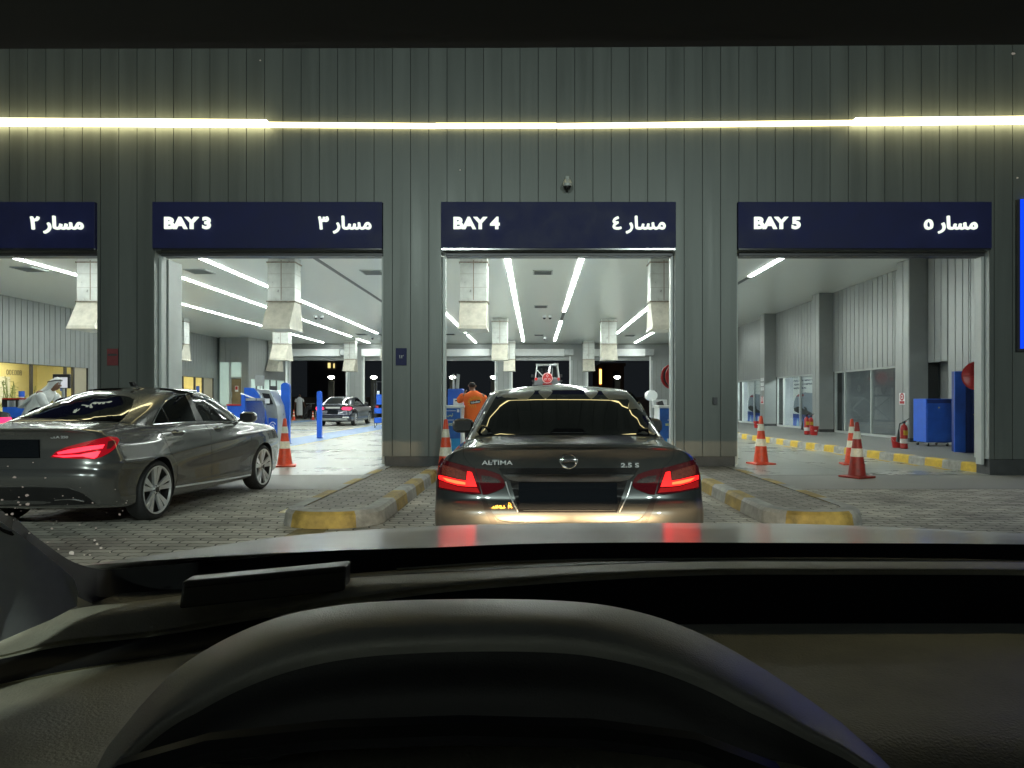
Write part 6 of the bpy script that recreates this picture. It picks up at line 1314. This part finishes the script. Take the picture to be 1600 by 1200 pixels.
for a in np.linspace(.15, PI-.15, 15): b.tube([rot @ Vector((math.cos(a)*.10, .0, math.sin(a)*.06+.0)), rot @ Vector((math.cos(a)*.155, .006, math.sin(a)*.13))], .0045, 'yellow', 5)
for a in np.linspace(PI+.3, 2*PI-1.6, 5): b.tube([rot @ Vector((math.cos(a)*.11, .0, math.sin(a)*.06)), rot @ Vector((math.cos(a)*.16, .006, math.sin(a)*.12))], .0045, 'yellow', 5)
b.build('shirt_print', sh)
for k, s in (('l', -1), ('r', 1)): garment(t, [J['hip'+k]+Vector((0, 0, .03)), J['kn'+k], J['an'+k]+Vector((0, 0, .02))], [(0, 1), (1, 2)], [.115, .085, .07], 'cloth_dark', 'trouser_leg')
# man in a white headdress and robe, bending over the table in bay two
J = joints(pelvis=(0, -.22, .92), spine=(0, -.16, 1.09), chest=(0, .0, 1.27), neck=(0, .10, 1.40), head=(0, .20, 1.50), shl=(-.19, .02, 1.36), shr=(.19, .02, 1.36), ell=(-.23, .16, 1.10), elr=(.23, .16, 1.10), wrl=(-.15, .40, 1.02), wrr=(.15, .40, 1.02), hipl=(-.09, -.22, .87), hipr=(.09, -.22, .87), knl=(-.10, -.06, .48), knr=(.10, -.06, .48), anl=(-.10, -.12, .09), anr=(.10, -.12, .09))
D = 14.3; t = person('man in a white headdress and robe bending forward behind the grey coupe', (X(70, D), D, 0), -PI/2, J, hair=False); t.scale = (1.08, 1.08, 1.08)
b = MB(); rings = []
for z, rx, ry, cy in ((.12, .24, .20, -.12), (.45, .23, .19, -.12), (.75, .22, .18, -.18), (.95, .21, .17, -.21), (1.10, .20, .15, -.15), (1.24, .215, .14, -.04), (1.34, .21, .12, .03), (1.40, .12, .09, .08), (1.43, .07, .07, .10)):
    rings.append([(rx*math.cos(a)*(1+.04*math.sin(7*a+z*3)), cy+ry*math.sin(a)*(1+.04*math.sin(5*a+z*4)), z) for a in [2*PI*i/28 for i in range(28)]])
b.loft(rings, 'cloth_white'); b.build('robe', t)
for k in ('l', 'r'): garment(t, [J['sh'+k], J['el'+k], J['el'+k]*.2+J['wr'+k]*.8], [(0, 1), (1, 2)], [.09, .075, .06], 'cloth_white', 'sleeve')
b = MB(); rings = []                  # headdress falling from the crown down the back and shoulders
for z, rx, ry, cy, op in ((1.08, .25, .05, -.33, .2), (1.22, .24, .10, -.19, .5), (1.33, .20, .14, -.03, .9), (1.42, .135, .135, .09, 1.0), (1.50, .105, .118, .165, .9), (1.56, .098, .112, .19, .95), (1.60, .075, .09, .20, 1), (1.625, .03, .04, .20, 1)):
    rings.append([(rx*math.cos(a), cy+ry*math.sin(a)*(1+.05*math.sin(8*a)) if math.sin(a) < .75 or z > 1.53 else cy+ry*.62, z+.02*math.sin(a)) for a in [2*PI*i/32 for i in range(32)]])
b.loft(rings, 'cloth_white'); b.build('headdress', t)
b = MB(); b.tube([(.103*math.cos(a), .19+.117*math.sin(a), 1.565+.02*math.sin(a)) for a in [2*PI*i/30 for i in range(30)]], .010, 'black', 8, closed=True); b.build('head_cord', t)
# dim figure by the rear doorway
